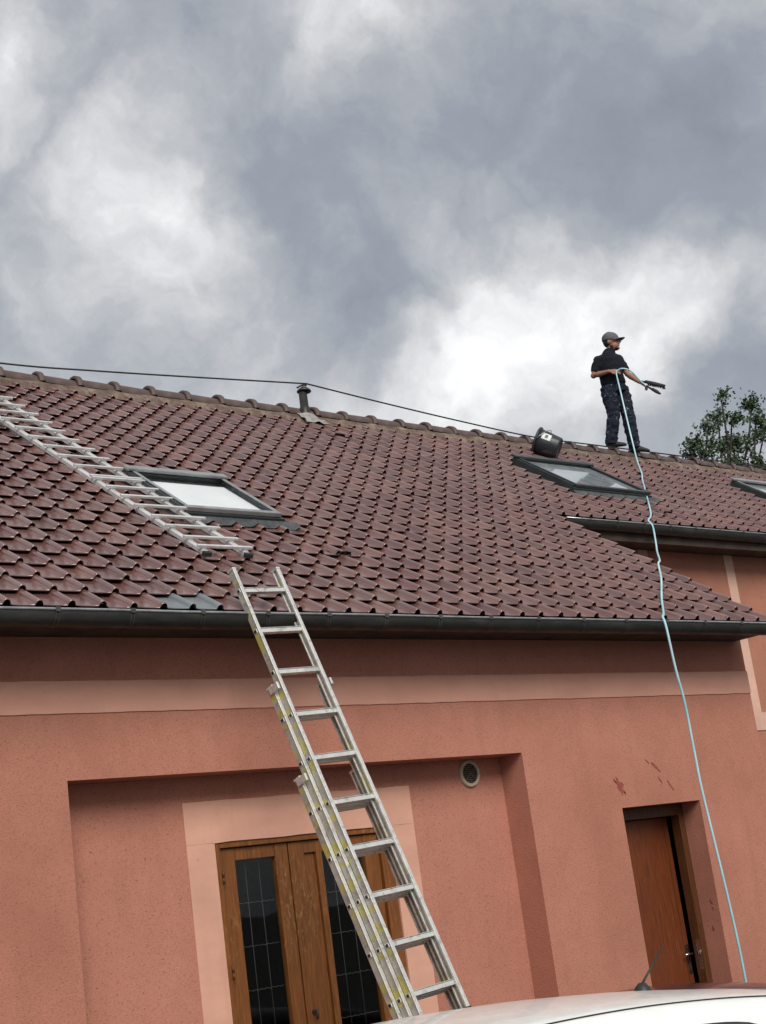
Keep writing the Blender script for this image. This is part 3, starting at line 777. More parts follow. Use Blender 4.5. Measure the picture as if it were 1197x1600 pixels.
# ------------------------------------------------------------------ roof ladder
rl = empty('roof_ladder', RP(6.2, .45, 0)); rl.matrix_world = Matrix.Translation(RP(6.195, .38 / COSR, .034)) @ BASIS @ Matrix.Rotation(R(1.6), 4, 'Z')
tag(rl, 'aluminium roof ladder lying flat on the tiles beside the roof window', 'ladder')
LRL = 5.05
for (x, ) in ((.045,), (.425,)):
    m = MB(); m.box((x - .026, 0, .0), (x + .026, LRL, .034)); o = m.build('stile', M['alu'], rl, .004)
    MB().box((x - .034, -.028, -.002), (x + .034, .012, .036)).build('end_cap', M['black'], rl, .006)
ys = [.05, .245, .49, .72, .965, 1.19, 1.42, 1.645, 1.70]
y = 1.70
while y < LRL - .3: y += .272; ys.append(y)
rr2 = random.Random(3)
for y in ys:
    m = MB(); dz = rr2.uniform(0, .003); dx = rr2.uniform(-.008, .008)
    m.box((-.015 + dx, y - .015, .046 + dz), (.487 + dx, y + .015, .068 + dz)); m.build('rung', M['alu'], rl, .004)
    for x in (.045, .425): MB().box((x - .022, y - .012, .0345), (x + .022, y + .012, .0455)).build('spacer', M['alu'], rl)
# ------------------------------------------------------------------ extension ladder, three sections
ld = Vector((.99594, .066186, .061022)).normalized(); ls = Vector((-.065, .328, .943)).normalized(); ls = (ls - ld * ls.dot(ld)).normalized()
ln_ = ld.cross(ls).normalized()                     # points out, away from the wall
LA = Vector((5.906, -.58, 3.916))
foot = LA - ls * (LA.z / ls.z)
xl = empty('extension_ladder', foot); tag(xl, 'weathered three section aluminium extension ladder leaning on the long gutter', 'ladder')
ML = Matrix(((ld.x, ls.x, ln_.x, foot.x), (ld.y, ls.y, ln_.y, foot.y), (ld.z, ls.z, ln_.z, foot.z), (0, 0, 0, 1)))
xl.matrix_world = ML
SL0 = (LA - foot).length
def section(off, wid, s0, s1, rung_s, feet):
    e = empty('ladder_section', parent=xl); e.location = (0, 0, off)
    W0, W1 = -.01 - wid, .402 + wid; dp, th = .054, .024
    for x in (W0, W1 - th):
        m = MB()                                        # C profile: web on the outside, two flanges inside
        web = (x, x + .007) if x < 0.1 else (x + th - .007, x + th)
        m.box((web[0], s0, -dp), (web[1], s1, 0))
        o = m.build('stile', M['stile'], e, .0025)
        f2 = MB(); a, b = (x + .0073, x + th) if x < .1 else (x, x + th - .0073)
        f2.box((a, s0 + .001, -.012), (b, s1 - .001, -.0003)); f2.box((a, s0 + .001, -dp + .0003), (b, s1 - .001, -dp + .012))
        lipx = (x - .004, x + th) if x < .1 else (x, x + th + .004)
        f2.box((lipx[0], s0, .0002), (lipx[1], s1, .006))
        f2.build('flange', M['alu_dirty'], e, .002)
    for s in rung_s:
        if s < s0 + .05 or s > s1 - .04: continue
        m = MB(); m.box((W0 - .004, s - .018, -.044), (W1 + .004, s + .012, -.012))
        m.box((W0 + th, s + .0122, -.048), (W1 - th, s + .0165, -.006))
        m.build('rung', M['alu_dirty'], e, .003)
        for x in (W0 - .0046, W1 + .0046): MB().box((x - .0006, s - .013, -.039), (x + .0006, s + .007, -.017)).build('rung_socket', M['black'], e)
    for x in (W0 - .006, W1 - th - .002):
        c = MB(); c.box((x, s1 - .004, -dp - .004), (x + th + .008, s1 + .012, .008))
        c.build('end_cap', M['alu_dirty'], e, .003)
        MB().box((x - .004, s0 - .03, -dp - .008), (x + th + .012, s0 + .03, .010)).build('foot', M['black'], e, .003)
    return e
rungsA = [SL0 + .186 - .3165 * i for i in range(-1, 14)]
section(0, 0, SL0 - 2.86, SL0 + .345, rungsA, True)
section(-.061, .025, SL0 - 3.62, SL0 - .53, rungsA, True)
section(-.122, .050, .02, SL0 - 1.16, rungsA, True)
for off, s_, wd_ in ((-.061, SL0 - .56, .025), (-.122, SL0 - 1.19, .05)):   # guide hooks at the heads of the lower sections
    for x in (-.024 - wd_, .398 + wd_): MB().box((x, s_ - .02, off - .03), (x + .018, s_ + .03, off + .068)).build('guide_hook', M['alu_dirty'], xl, .003)

# ------------------------------------------------------------------ overhead cable
def smooth_path(pts, n=10):
    pts = [Vector(p) for p in pts]; o = []
    for i in range(len(pts) - 1):
        p0, p1, p2, p3 = pts[max(i - 1, 0)], pts[i], pts[i + 1], pts[min(i + 2, len(pts) - 1)]
        for k in range(n):
            t = k / n
            o.append(.5 * ((2 * p1) + (p2 - p0) * t + (2 * p0 - 5 * p1 + 4 * p2 - p3) * t * t + (3 * p1 - p0 - 3 * p2 + p3) * t ** 3))
    o.append(pts[-1]); return o
m = MB(); left = [(XL, 4.72, 8.02), (2.0, 4.72, 7.83), (5, 4.72, 7.75), (7.0, 4.72, 7.755), (8.1, 4.72, 7.812), (9.35, 4.71, 7.893), (10.88, 4.66, 7.985)]
m.tube(smooth_path(left) + smooth_path([(10.94, 4.66, 7.99), (12.2, 4.70, 7.895), (13.5, 4.70, 7.79), (14.8, 4.70, 7.706), (16.0, 4.69, 7.70), (18, 4.69, 7.705), (XR - .5, 4.69, 7.70)]), .0095, 6)
tag(m.build('overhead_cable', M['cable']), 'thin black cable running over the vent pipe and along the ridge', 'cable')

# ------------------------------------------------------------------ bucket
bb, bm_ = Vector((14.63, 4.10, 7.335)), Vector((14.43, 4.36, 7.515))
ax = (bm_ - bb).normalized()
bk = empty('bucket', bb); bk.rotation_euler = ax.to_track_quat('Z', 'Y').to_euler(); bk.scale = (1.15, 1.15, 1.15); tag(bk, 'black plastic builder bucket lying tipped above the dark roof window', 'bucket')
MB().lathe([(0, .012), (.10, .012), (.112, 0), (.118, .004), (.122, .02), (.142, .16), (.155, .27), (.150, .272), (.138, .16), (.117, .03), (0, .03)], (0, 0, 0), (0, 0, 1), 36).build('body', M['bucket'], bk)
MB().lathe([(.152, .255), (.168, .258), (.172, .275), (.166, .285), (.152, .284)], (0, 0, 0), (0, 0, 1), 36).build('rim', M['bucket'], bk)
hb = MB(); hb.tube([(.165 * math.cos(a), .165 * math.sin(a), .26 - .10 * math.sin(a)) for a in [math.pi * k / 16 for k in range(17)]], .004, 6); hb.build('handle', M['bead'], bk)
# label facing the street, slightly up
inv = bk.rotation_euler.to_matrix().inverted()
dirl = inv @ Vector((-.30, -.80, .12)); la = math.atan2(dirl.y, dirl.x)
lb = MB(); vs = []
for k in range(7):
    a = la + R(-17 + 34 * k / 6)
    for (z, r_) in ((.11, .1355), (.215, .1493)): vs.append(((r_ + .002) * math.cos(a), (r_ + .002) * math.sin(a), z))
lb.add(vs, [(2 * k, 2 * k + 2, 2 * k + 3, 2 * k + 1) for k in range(6)], True); lbo = lb.build('label', M['paper'], bk)
l2 = MB(); vs = []
for k in range(5):
    a = la + R(-9 + 18 * k / 4)
    for (z, r_) in ((.145, .140), (.18, .1448)): vs.append(((r_ + .0035) * math.cos(a), (r_ + .0035) * math.sin(a), z))
l2.add(vs, [(2 * k, 2 * k + 2, 2 * k + 3, 2 * k + 1) for k in range(4)], True); l2.build('label_print', M['lead'], bk)

# ------------------------------------------------------------------ person on the ridge
PO = Vector((16.66, 4.70, 7.735)); PRZ = R(-51.27)
def realize(o, vox, sm_it, disp=None, subsurf=0):
    r_ = o.modifiers.new('r', 'REMESH'); r_.mode = 'VOXEL'; r_.voxel_size = vox; r_.use_smooth_shade = True
    s_ = o.modifiers.new('s', 'SMOOTH'); s_.iterations = sm_it; s_.factor = .5
    dg = bpy.context.evaluated_depsgraph_get(); dg.update()
    me = bpy.data.meshes.new_from_object(o.evaluated_get(dg)); mats = [m_ for m_ in o.data.materials]
    o.modifiers.clear(); o.data = me
    if not me.materials and mats: me.materials.append(mats[0])
    if disp:
        amp, fr, st = disp
        me.update()
        ns = [v.normal.copy() for v in me.vertices]
        for v, nn in zip(me.vertices, ns):
            c_ = v.co
            d_ = noise.noise(Vector((c_.x * fr, c_.y * fr, c_.z * fr * st))) + .5 * noise.noise(Vector((c_.x * fr * 2.3, c_.y * fr * 2.3, c_.z * fr * 2.3 * st + 7)))
            v.co = c_ + nn * d_ * amp
    me.polygons.foreach_set('use_smooth', [True] * len(me.polygons)); me.update()
    return o
def ell(m, pts, n=16):
    """loft through (centre, half width u, half depth v, u direction) elliptical rings, closed ends"""
    vs = []; k_ = len(pts)
    for i, (c_, a_, b_, ud) in enumerate(pts):
        c_ = Vector(c_); t = (Vector(pts[min(i + 1, k_ - 1)][0]) - Vector(pts[max(i - 1, 0)][0])).normalized()
        u = Vector(ud); u = (u - t * u.dot(t)).normalized(); v = t.cross(u)
        for q in range(n):
            a = 2 * math.pi * q / n; vs.append(c_ + u * math.cos(a) * a_ + v * math.sin(a) * b_)
    fs = [(i * n + q, i * n + (q + 1) % n, (i + 1) * n + (q + 1) % n, (i + 1) * n + q) for i in range(k_ - 1) for q in range(n)]
    fs += [tuple(range(n))[::-1], tuple((k_ - 1) * n + q for q in range(n))]
    m.add(vs, fs, True)
def ball(m, c_, r3, n=14, rot=None):
    c_ = Vector(c_); vs = []; fs = []; rows = 10
    for i in range(rows + 1):
        th = math.pi * i / rows
        for q in range(n):
            a = 2 * math.pi * q / n; p = Vector((r3[0] * math.sin(th) * math.cos(a), r3[1] * math.sin(th) * math.sin(a), r3[2] * math.cos(th)))
            if rot is not None: p = rot @ p
            vs.append(c_ + p)
    fs = [(i * n + q, i * n + (q + 1) % n, (i + 1) * n + (q + 1) % n, (i + 1) * n + q) for i in range(rows) for q in range(n)]
    m.add(vs, fs, True)
V = Vector
# joints: x = to the right of the picture, y = away from the street camera, z = up from the ridge cap
shN, elN, wrN, haN = V((-.105, -.06, 1.335)), V((-.205, -.07, 1.105)), V((.02, -.20, 1.085)), V((.10, -.215, 1.065))
shF, elF, wrF, haF = V((.165, .02, 1.325)), V((.255, .00, 1.06)), V((.40, -.04, .885)), V((.455, -.05, .825))
hipN, knN, anN = V((-.035, -.04, .88)), V((-.03, -.04, .48)), V((-.125, .0, .10))
hipF, knF, anF = V((.125, .05, .86)), V((.165, .10, .46)), V((.175, .17, .03))
HU = V((.86, -.5, 0)).normalized()       # across the shoulders
HF = V((.5, -.86, 0)).normalized()       # where the chest faces
FF = V((.93, -.36, 0)).normalized()      # where the face looks
head = V((.112, -.01, 1.575))
body = MB()
for (a, b, c_, r4) in ((shN, elN, wrN, (.052, .046, .042, .027)), (shF, elF, wrF, (.052, .046, .042, .027))):
    d1, d2 = (b - a), (c_ - b)
    body.tube([a, a + d1 * .5, b, b + d2 * .3, b + d2 * .75, c_], [r4[0], r4[1] + .003, r4[2], r4[2] + .003, r4[3] + .005, r4[3]], 12)
    ball(body, b, (.043, .043, .043))
for (a, b, c_) in ((hipN, knN, anN), (hipF, knF, anF)):
    body.tube([a, (a + b) / 2, b, b + (c_ - b) * .3, c_, c_ - V((0, 0, .04))], [.082, .072, .055, .056, .037, .036], 12)
ell(body, [(V((.045, .0, .86)), .15, .095, HU), (V((.035, .0, 1.0)), .145, .10, HU), (V((.03, 0, 1.2)), .155, .105, HU), (V((.035, -.005, 1.35)), .125, .08, HU), (V((.06, -.0, 1.41)), .055, .05, HU)])
body.tube([V((.06, -.005, 1.38)), V((.085, -.008, 1.46)), V((.105, -.01, 1.52))], [.062, .056, .056], 12)
# head: skull, jaw, nose, brow, ears
RT = Matrix(((FF.x, -FF.y, 0), (FF.y, FF.x, 0), (0, 0, 1)))
HS = 1.13; i0 = len(body.v)
ball(body, head + V((0, 0, .025)), (.094, .076, .098), rot=RT)
ball(body, head + FF * .028 + V((0, 0, -.055)), (.066, .056, .068), rot=RT)
ball(body, head + FF * .070 + V((0, 0, -.098)), (.028, .030, .022), rot=RT)
body.tube([head + FF * .092 + V((0, 0, .018)), head + FF * .118 + V((0, 0, -.028)), head + FF * .100 + V((0, 0, -.040))], [.010, .016, .012], 8)
ball(body, head + FF * .085 + V((0, 0, .028)), (.016, .05, .012), rot=RT)
ball(body, head + FF * .086 + V((0, 0, -.064)), (.014, .026, .009), rot=RT)
SD = V((-FF.y, FF.x, 0))
for s_ in (-1, 1): ball(body, head + SD * s_ * .076 + V((0, 0, -.005)) - FF * .005, (.018, .009, .032), rot=RT)
for i in range(i0, len(body.v)): body.v[i] = head + (body.v[i] - head) * HS
def hscale(o):
    for v_ in o.data.vertices: v_.co = head + (v_.co - head) * HS
    return o
def hand(m, wr, ha, back, curl, thumb_side):
    d_ = (ha - wr).normalized(); sd_ = d_.cross(back).normalized() * thumb_side
    ell(m, [(wr - d_ * .01, .026, .02, sd_), (wr + d_ * .03, .036, .017, sd_), (wr + d_ * .075, .042, .016, sd_), (wr + d_ * .09, .040, .013, sd_)], 12)
    for k in range(4):
        base = wr + d_ * .085 + sd_ * (.030 - .020 * k); lf_ = (.042, .047, .044, .034)[k]
        p1 = base + d_ * lf_ * .9 - back * lf_ * .25 * curl; p2 = p1 + d_ * lf_ * .35 - back * lf_ * .65 * curl; p3 = p2 - d_ * lf_ * .45 * curl - back * lf_ * .35
        m.tube([base - d_ * .02, base, p1, p2, p3], [.0088, .009, .0085, .008, .0068], 8)
    tb = wr + d_ * .03 + sd_ * .03
    m.tube([tb - sd_ * .012, tb + sd_ * .018 + d_ * .02, tb + sd_ * .020 + d_ * .048 - back * .012, tb + sd_ * .008 + d_ * .070 - back * .026], [.012, .0115, .010, .008], 8)
hand(body, wrN, haN, V((-.2, -.8, .55)).normalized(), 1.0, 1)
hand(body, wrF, haF, V((.55, -.45, .65)).normalized(), 1.0, -1)
person = body.build('person', M['skin']); realize(person, .0075, 3)
PS = 1.0; person.scale = (PS * 1.05, PS * 1.05, PS); person.location = PO; person.rotation_euler = (0, 0, PRZ)
tag(person, 'person in grey cap, navy shirt and paint spotted work trousers standing on the ridge', 'person')
def eyes():
    m = MB()
    for s_ in (-1, 1): ball(m, head + FF * .083 + SD * s_ * .032 + V((0, 0, .012)), (.010, .013, .008), n=8, rot=RT)
    return m.build('eye', M['hair'], person)
hscale(eyes())
b_ = MB(); ball(b_, head + FF * .055 + V((0, 0, -.092)), (.038, .040, .034), rot=RT); ball(b_, head + FF * .012 + V((0, 0, -.066)), (.066, .059, .046), rot=RT)  # added jaw mesh, its dark colour carries the shade of the lower face
ball(b_, head + FF * .094 + V((0, 0, -.052)), (.010, .026, .006), rot=RT)
jaw_shade = b_.build('jaw_shade', M['jaw_shade'], person); realize(jaw_shade, .008, 2, (.003, 60, 1)); hscale(jaw_shade)
h_ = MB(); ball(h_, head - FF * .020 + V((0, 0, .022)), (.086, .081, .092), rot=RT); hscale(realize(h_.build('hair', M['hair'], person), .009, 2))
cp = MB()
vs = []; fs = []; n = 24; rows = 8
for i in range(rows + 1):
    th = math.pi / 2 * i / rows
    for q in range(n):
        a = 2 * math.pi * q / n
        vs.append(head + V((0, 0, .050)) + RT @ V((.107 * math.sin(th) * math.cos(a) - .004, .090 * math.sin(th) * math.sin(a), (.096 + .004 * math.sin(3 * a)) * math.cos(th) - .014 * math.cos(a) * math.sin(th))))
fs = [(i * n + q, i * n + (q + 1) % n, (i + 1) * n + (q + 1) % n, (i + 1) * n + q) for i in range(rows) for q in range(n)]
cp.add(vs, fs, True); o_ = len(cp.v)
rim_ = [v_ - V((0, 0, .022)) for v_ in vs[-n:]]
cp.add(vs[-n:] + rim_, [(q, (q + 1) % n, n + (q + 1) % n, n + q) for q in range(n)], True)
cap_o = hscale(cp.build('cap', M['cap_cloth'], person))
bi = MB(); vs = []
for i in range(7):
    t = i / 6
    for q in range(11):
        a = R(-62 + 124 * q / 10); r1 = .100 + t * .085 * (math.cos(a) ** .5 if math.cos(a) > 0 else 0)
        vs.append(head + V((0, 0, .030 - .014 * t - .014 * (abs(a) ** 2))) + RT @ V((r1 * math.cos(a), .088 * math.sin(a) * (1 - .1 * t), 0)))
fs = [(i * 11 + q, i * 11 + q + 1, (i + 1) * 11 + q + 1, (i + 1) * 11 + q) for i in range(6) for q in range(10)]
bi.add(vs, fs, True); bo = hscale(bi.build('cap_brim', M['cap_cloth'], person)); so_ = bo.modifiers.new('t', 'SOLIDIFY'); so_.thickness = .006
sh = MB()
ell(sh, [(V((.045, .005, .915)), .185, .128, HU), (V((.04, .0, .98)), .182, .132, HU), (V((.032, -.012, 1.08)), .178, .135, HU), (V((.03, -.012, 1.2)), .180, .130, HU), (V((.032, -.01, 1.30)), .180, .124, HU), (V((.038, -.008, 1.36)), .150, .110, HU), (V((.052, -.006, 1.415)), .095, .082, HU), (V((.072, -.006, 1.452)), .078, .072, HU), (V((.080, -.006, 1.475)), .070, .066, HU)], 20)
for a, b in ((shN, elN), (shF, elF)):
    d1 = b - a
    ball(sh, a + d1 * .02, (.070, .068, .066)); sh.tube([a.lerp(V((.06, -.006, 1.41)), .55), a.lerp(V((.06, -.006, 1.405)), .2), a + d1 * .12, a + d1 * .4, a + d1 * .78], [.045, .058, .066, .068, .064], 14)
shirt = sh.build('shirt', M['navy'], person); realize(shirt, .010, 6, (.007, 11, 1.6))
cl = MB(); cl.tube([V((.080 + .066 * math.cos(t), -.006 + .062 * math.sin(t), 1.478 - .012 * math.cos(t - math.atan2(HF.y, HF.x)))) for t in [2 * math.pi * k / 20 for k in range(21)]], .011, 8); cl.build('collar', M['navy'], person)
tt = MB()
ell(tt, [(V((.05, .005, .80)), .165, .115, HU), (V((.048, .005, .88)), .168, .118, HU), (V((.045, .003, .95)), .162, .115, HU)], 18)
for (a, b, c_) in ((hipN, knN, anN), (hipF, knF, anF)):
    tt.tube([a + V((0, 0, .03)), a + (b - a) * .3, a + (b - a) * .65, b, b + (c_ - b) * .35, b + (c_ - b) * .75, c_ + V((0, 0, .0)), c_ - V((0, 0, .045))], [.112, .114, .102, .094, .092, .086, .084, .082], 16)
realize(tt.build('trousers', M['trousers'], person), .011, 2, (.015, 12, 1.5))
def shoe(an_, toe_dir, pitch_):
    m = MB(); f_ = toe_dir.normalized(); up = V((0, 0, 1)); sdv = f_.cross(up)
    pts = []
    for t, wd_, ht in ((-.075, .030, .05), (-.05, .040, .062), (.0, .042, .060), (.06, .043, .045), (.12, .048, .034), (.17, .044, .026), (.20, .024, .015)):
        pts.append((an_ + f_ * t + V((0, 0, -.095 + ht)), wd_, ht, sdv))
    ell(m, pts, 14); ball(m, an_ + V((0, 0, -.02)), (.05, .05, .06))
    o = m.build('shoe', M['shoe'], person); realize(o, .009, 2)
    # flat sole
    for v in o.data.vertices:
        v.co.z = max(v.co.z, an_.z - .095 + pitch_ * (v.co - an_).dot(f_))
    return o
shoe(anN, V((.95, -.1, -.06)), -.05); shoe(anF, V((.93, -.05, -.22)), -.24)

# tools held in the far hand
def local(p): return PO + Matrix.Rotation(PRZ, 3, 'Z') @ V((p[0] * PS * 1.05, p[1] * PS * 1.05, p[2] * PS))
def grp(name, label, cat): e = empty(name, local((.46, -.06, .82)), PRZ); tag(e, label, cat); e.scale = (PS, PS, PS); return e
lance = grp('scrubbing_brush', 'long dark scrubbing brush held out by the person on the ridge', 'brush')
def rel(p): return V(p) - V((.46, -.06, .82))
MB().tube([rel((.40, -.06, .895)), rel((.47, -.075, .865)), rel((.55, -.08, .825))], [.014, .018, .016], 10).build('handle', M['black'], lance)
hd_ = MB(); hd_.tube([rel((.47, -.08, .872)), rel((.60, -.085, .808)), rel((.735, -.09, .742))], [.022, .030, .024], 10); hd_.build('head', M['shoe'], lance)
br_ = MB(); rb = random.Random(4)
for k in range(120):
    t = rb.random(); p = rel((.50, -.08, .85)).lerp(rel((.73, -.09, .742)), t) + V((rb.uniform(-.01, .01), rb.uniform(-.02, .02), -.018)); br_.tube([p, p + V((rb.uniform(-.008, .008), rb.uniform(-.008, .008), -.024))], .003, 3)
br_.build('bristles', M['black'], lance)
gun = grp('spray_gun', 'hose spray gun pointing down below the brush in the hand on the ridge', 'spray gun')
MB().tube([rel((.475, -.10, .80)), rel((.53, -.105, .745)), rel((.56, -.11, .722))], [.012, .016, .022], 10).build('grip', M['black'], gun)
MB().tube([rel((.55, -.11, .73)), rel((.60, -.115, .685)), rel((.635, -.115, .65)), rel((.655, -.12, .632))], [.022, .027, .019, .010], 10).build('nozzle', M['shoe'], gun)

# ------------------------------------------------------------------ hose
hp = [local((.475, -.10, .80)), local((.40, -.10, .90)), local((.30, -.20, 1.03)), local((.20, -.235, 1.075)), local((.135, -.225, 1.065)), local((.105, -.23, 1.02))]
hand_pt = hp[-1]
q1 = RP(15.95, 3.92 / COSR, .045)
for t in (.15, .35, .6, .85): 
    p = hand_pt.lerp(q1, t); p.z -= .10 * math.sin(math.pi * t); hp.append(p)
wob = random.Random(8)
for (x, y) in ((15.92, 3.88), (15.50, 3.56), (14.62, 2.85), (13.79, 2.19)): hp.append(RP(x, y / COSR, .055))
hp += [V((13.47, ya - .08, 5.69)), V((13.44, ya - .15, 5.60)), V((13.07, 1.60, 5.30)), V((12.68, 1.30, 5.118)), RP(11.97, .765 / COSR, .055), RP(11.80, .66 / COSR, .06)]
for (x, y) in ((11.36, .31), (10.76, -.125), (10.34, -.445)): hp.append(RP(x, y / COSR, .055))
hp += [V((10.22, -.555, 3.955)), V((10.185, -.60, 3.86)), V((10.21, -.60, 3.5)), V((10.25, -.60, 3.2)), V((10.26, -.60, 2.75)), V((10.27, -.60, 2.45)), V((10.34, -.60, 1.72)), V((10.375, -.60, 1.25)), V((10.385, -.60, .85)), V((10.37, -.62, .3)), V((10.42, -.72, .04)), V((10.9, -.9, .016)), V((11.8, -.75, .016)), V((13.5, -1.0, .016))]
m = MB(); m.tube(smooth_path(hp, 8), .0108, 8)
tag(m.build('hose', M['hose']), 'pale blue hose running from the hand on the ridge down over both gutters', 'hose')

# ------------------------------------------------------------------ tree behind the ridge
def tree(base, top, name, label, seed, spread, peaks):
    rnd = random.Random(seed); e = empty(name, base); tag(e, label, 'tree')
    tm = MB(); tips = []
    H = top
    tm.tube([V((0, 0, -.1)), V((.05, 0, H * .25)), V((-.05, .05, H * .5)), V((0, 0, H * .7))], [.26, .20, .15, .10], 10)
    def limb(p, d, ln, r_, depth):
        pts = [p]; q = p.copy(); dd = d.copy()
        for k in range(4):
            dd = (dd + V((rnd.gauss(0, .17), rnd.gauss(0, .17), rnd.gauss(.05, .10)))).normalized(); q = q + dd * ln / 4; pts.append(q.copy())
        tm.tube(pts, [r_ * (1 - .2 * i) for i in range(5)], 5, cap=False)
        if depth == 0: tips.append(pts)
        else:
            for k in range(rnd.randint(3, 5)):
                s_ = pts[rnd.randint(1, 4)]; nd = (dd * .7 + V((rnd.gauss(0, .6), rnd.gauss(0, .6), rnd.gauss(.25, .4)))).normalized()
                limb(s_, nd, ln * rnd.uniform(.45, .7), r_ * .5, depth - 1)
            tips.append(pts[2:])
    for (px_, py_, pz_) in peaks:
        st = V((0, 0, H * rnd.uniform(.35, .62))); tgt = V((px_, py_, pz_)); n = 7; pts = []
        for k in range(n + 1):
            t = k / n; p = st.lerp(tgt, t) + V((rnd.gauss(0, .06), rnd.gauss(0, .06), 0)) * (k > 0); p.z += .25 * math.sin(math.pi * t) * -.5; pts.append(p)
        tm.tube(pts, [.075 * (1 - .85 * k / n) + .006 for k in range(n + 1)], 6, cap=False)
        tips.append(pts[4:])
        for k in range(3, n + 1):
            for _ in range(rnd.randint(2, 3)):
                dd = V((rnd.gauss(0, 1), rnd.gauss(0, 1), rnd.gauss(.35, .5))).normalized()
                limb(pts[k], dd, spread * rnd.uniform(.25, .6) * (1.25 - .75 * k / n), .018, 1 if k < n - 1 else 0)
    tm.build('trunk', M['bark'], e)
    lm_ = MB(); 
    vs = []; fs = []
    for pts in tips:
        if rnd.random() < .30: continue
        for _ in range(rnd.randint(18, 32)):
            i = rnd.randint(0, len(pts) - 1); c_ = pts[i] + V((rnd.gauss(0, .085), rnd.gauss(0, .085), rnd.gauss(0, .07)))
            for _ in range(rnd.randint(3, 6)):
                p = c_ + V((rnd.gauss(0, .05), rnd.gauss(0, .05), rnd.gauss(-.01, .05)))
                a = V((rnd.gauss(0, 1), rnd.gauss(0, 1), rnd.gauss(-.3, .6))).normalized(); b = a.cross(V((rnd.gauss(0, 1), rnd.gauss(0, 1), rnd.gauss(0, 1)))).normalized()
                l_, w_ = rnd.uniform(.05, .095), rnd.uniform(.022, .040); o = len(vs)
                vs += [p, p + a * l_ * .5 + b * w_, p + a * l_, p + a * l_ * .5 - b * w_]; fs.append((o, o + 1, o + 2, o + 3))
    me = bpy.data.meshes.new('crown'); me.from_pydata([tuple(v_) for v_ in vs], [], fs); me.materials.append(M['leaf']); me.update()
    link('crown', me, e); return e
def tpt(px, py, yy):          # a point on the vertical plane y = yy seen at this place of the photograph
    d_ = (px - 598.5) / 2365 * rx - (py - 800) / 2365 * ux + fx; return CAM + d_ * ((yy - CAM.y) / d_.y)
TB = V((27.4, 11.0, 0))
pk_ = []
for (px, py, dy) in ((1128, 617, 0), (1118, 650, .8), (1142, 655, -.6), (1085, 692, 0), (1100, 668, .3), (1168, 634, .2), (1176, 660, -.4), (1190, 680, .5), (1205, 668, 0), (1150, 690, 0), (1110, 700, -.5), (1160, 700, .6), (1215, 690, -.6), (1082, 706, .2)):
    pk_.append(tpt(px, py, 11.0 + dy) - TB)
tree(TB, 11.2, 'deciduous_tree', 'dark green leafy tree with bare twigs rising behind the ridge', 21, .95, pk_)

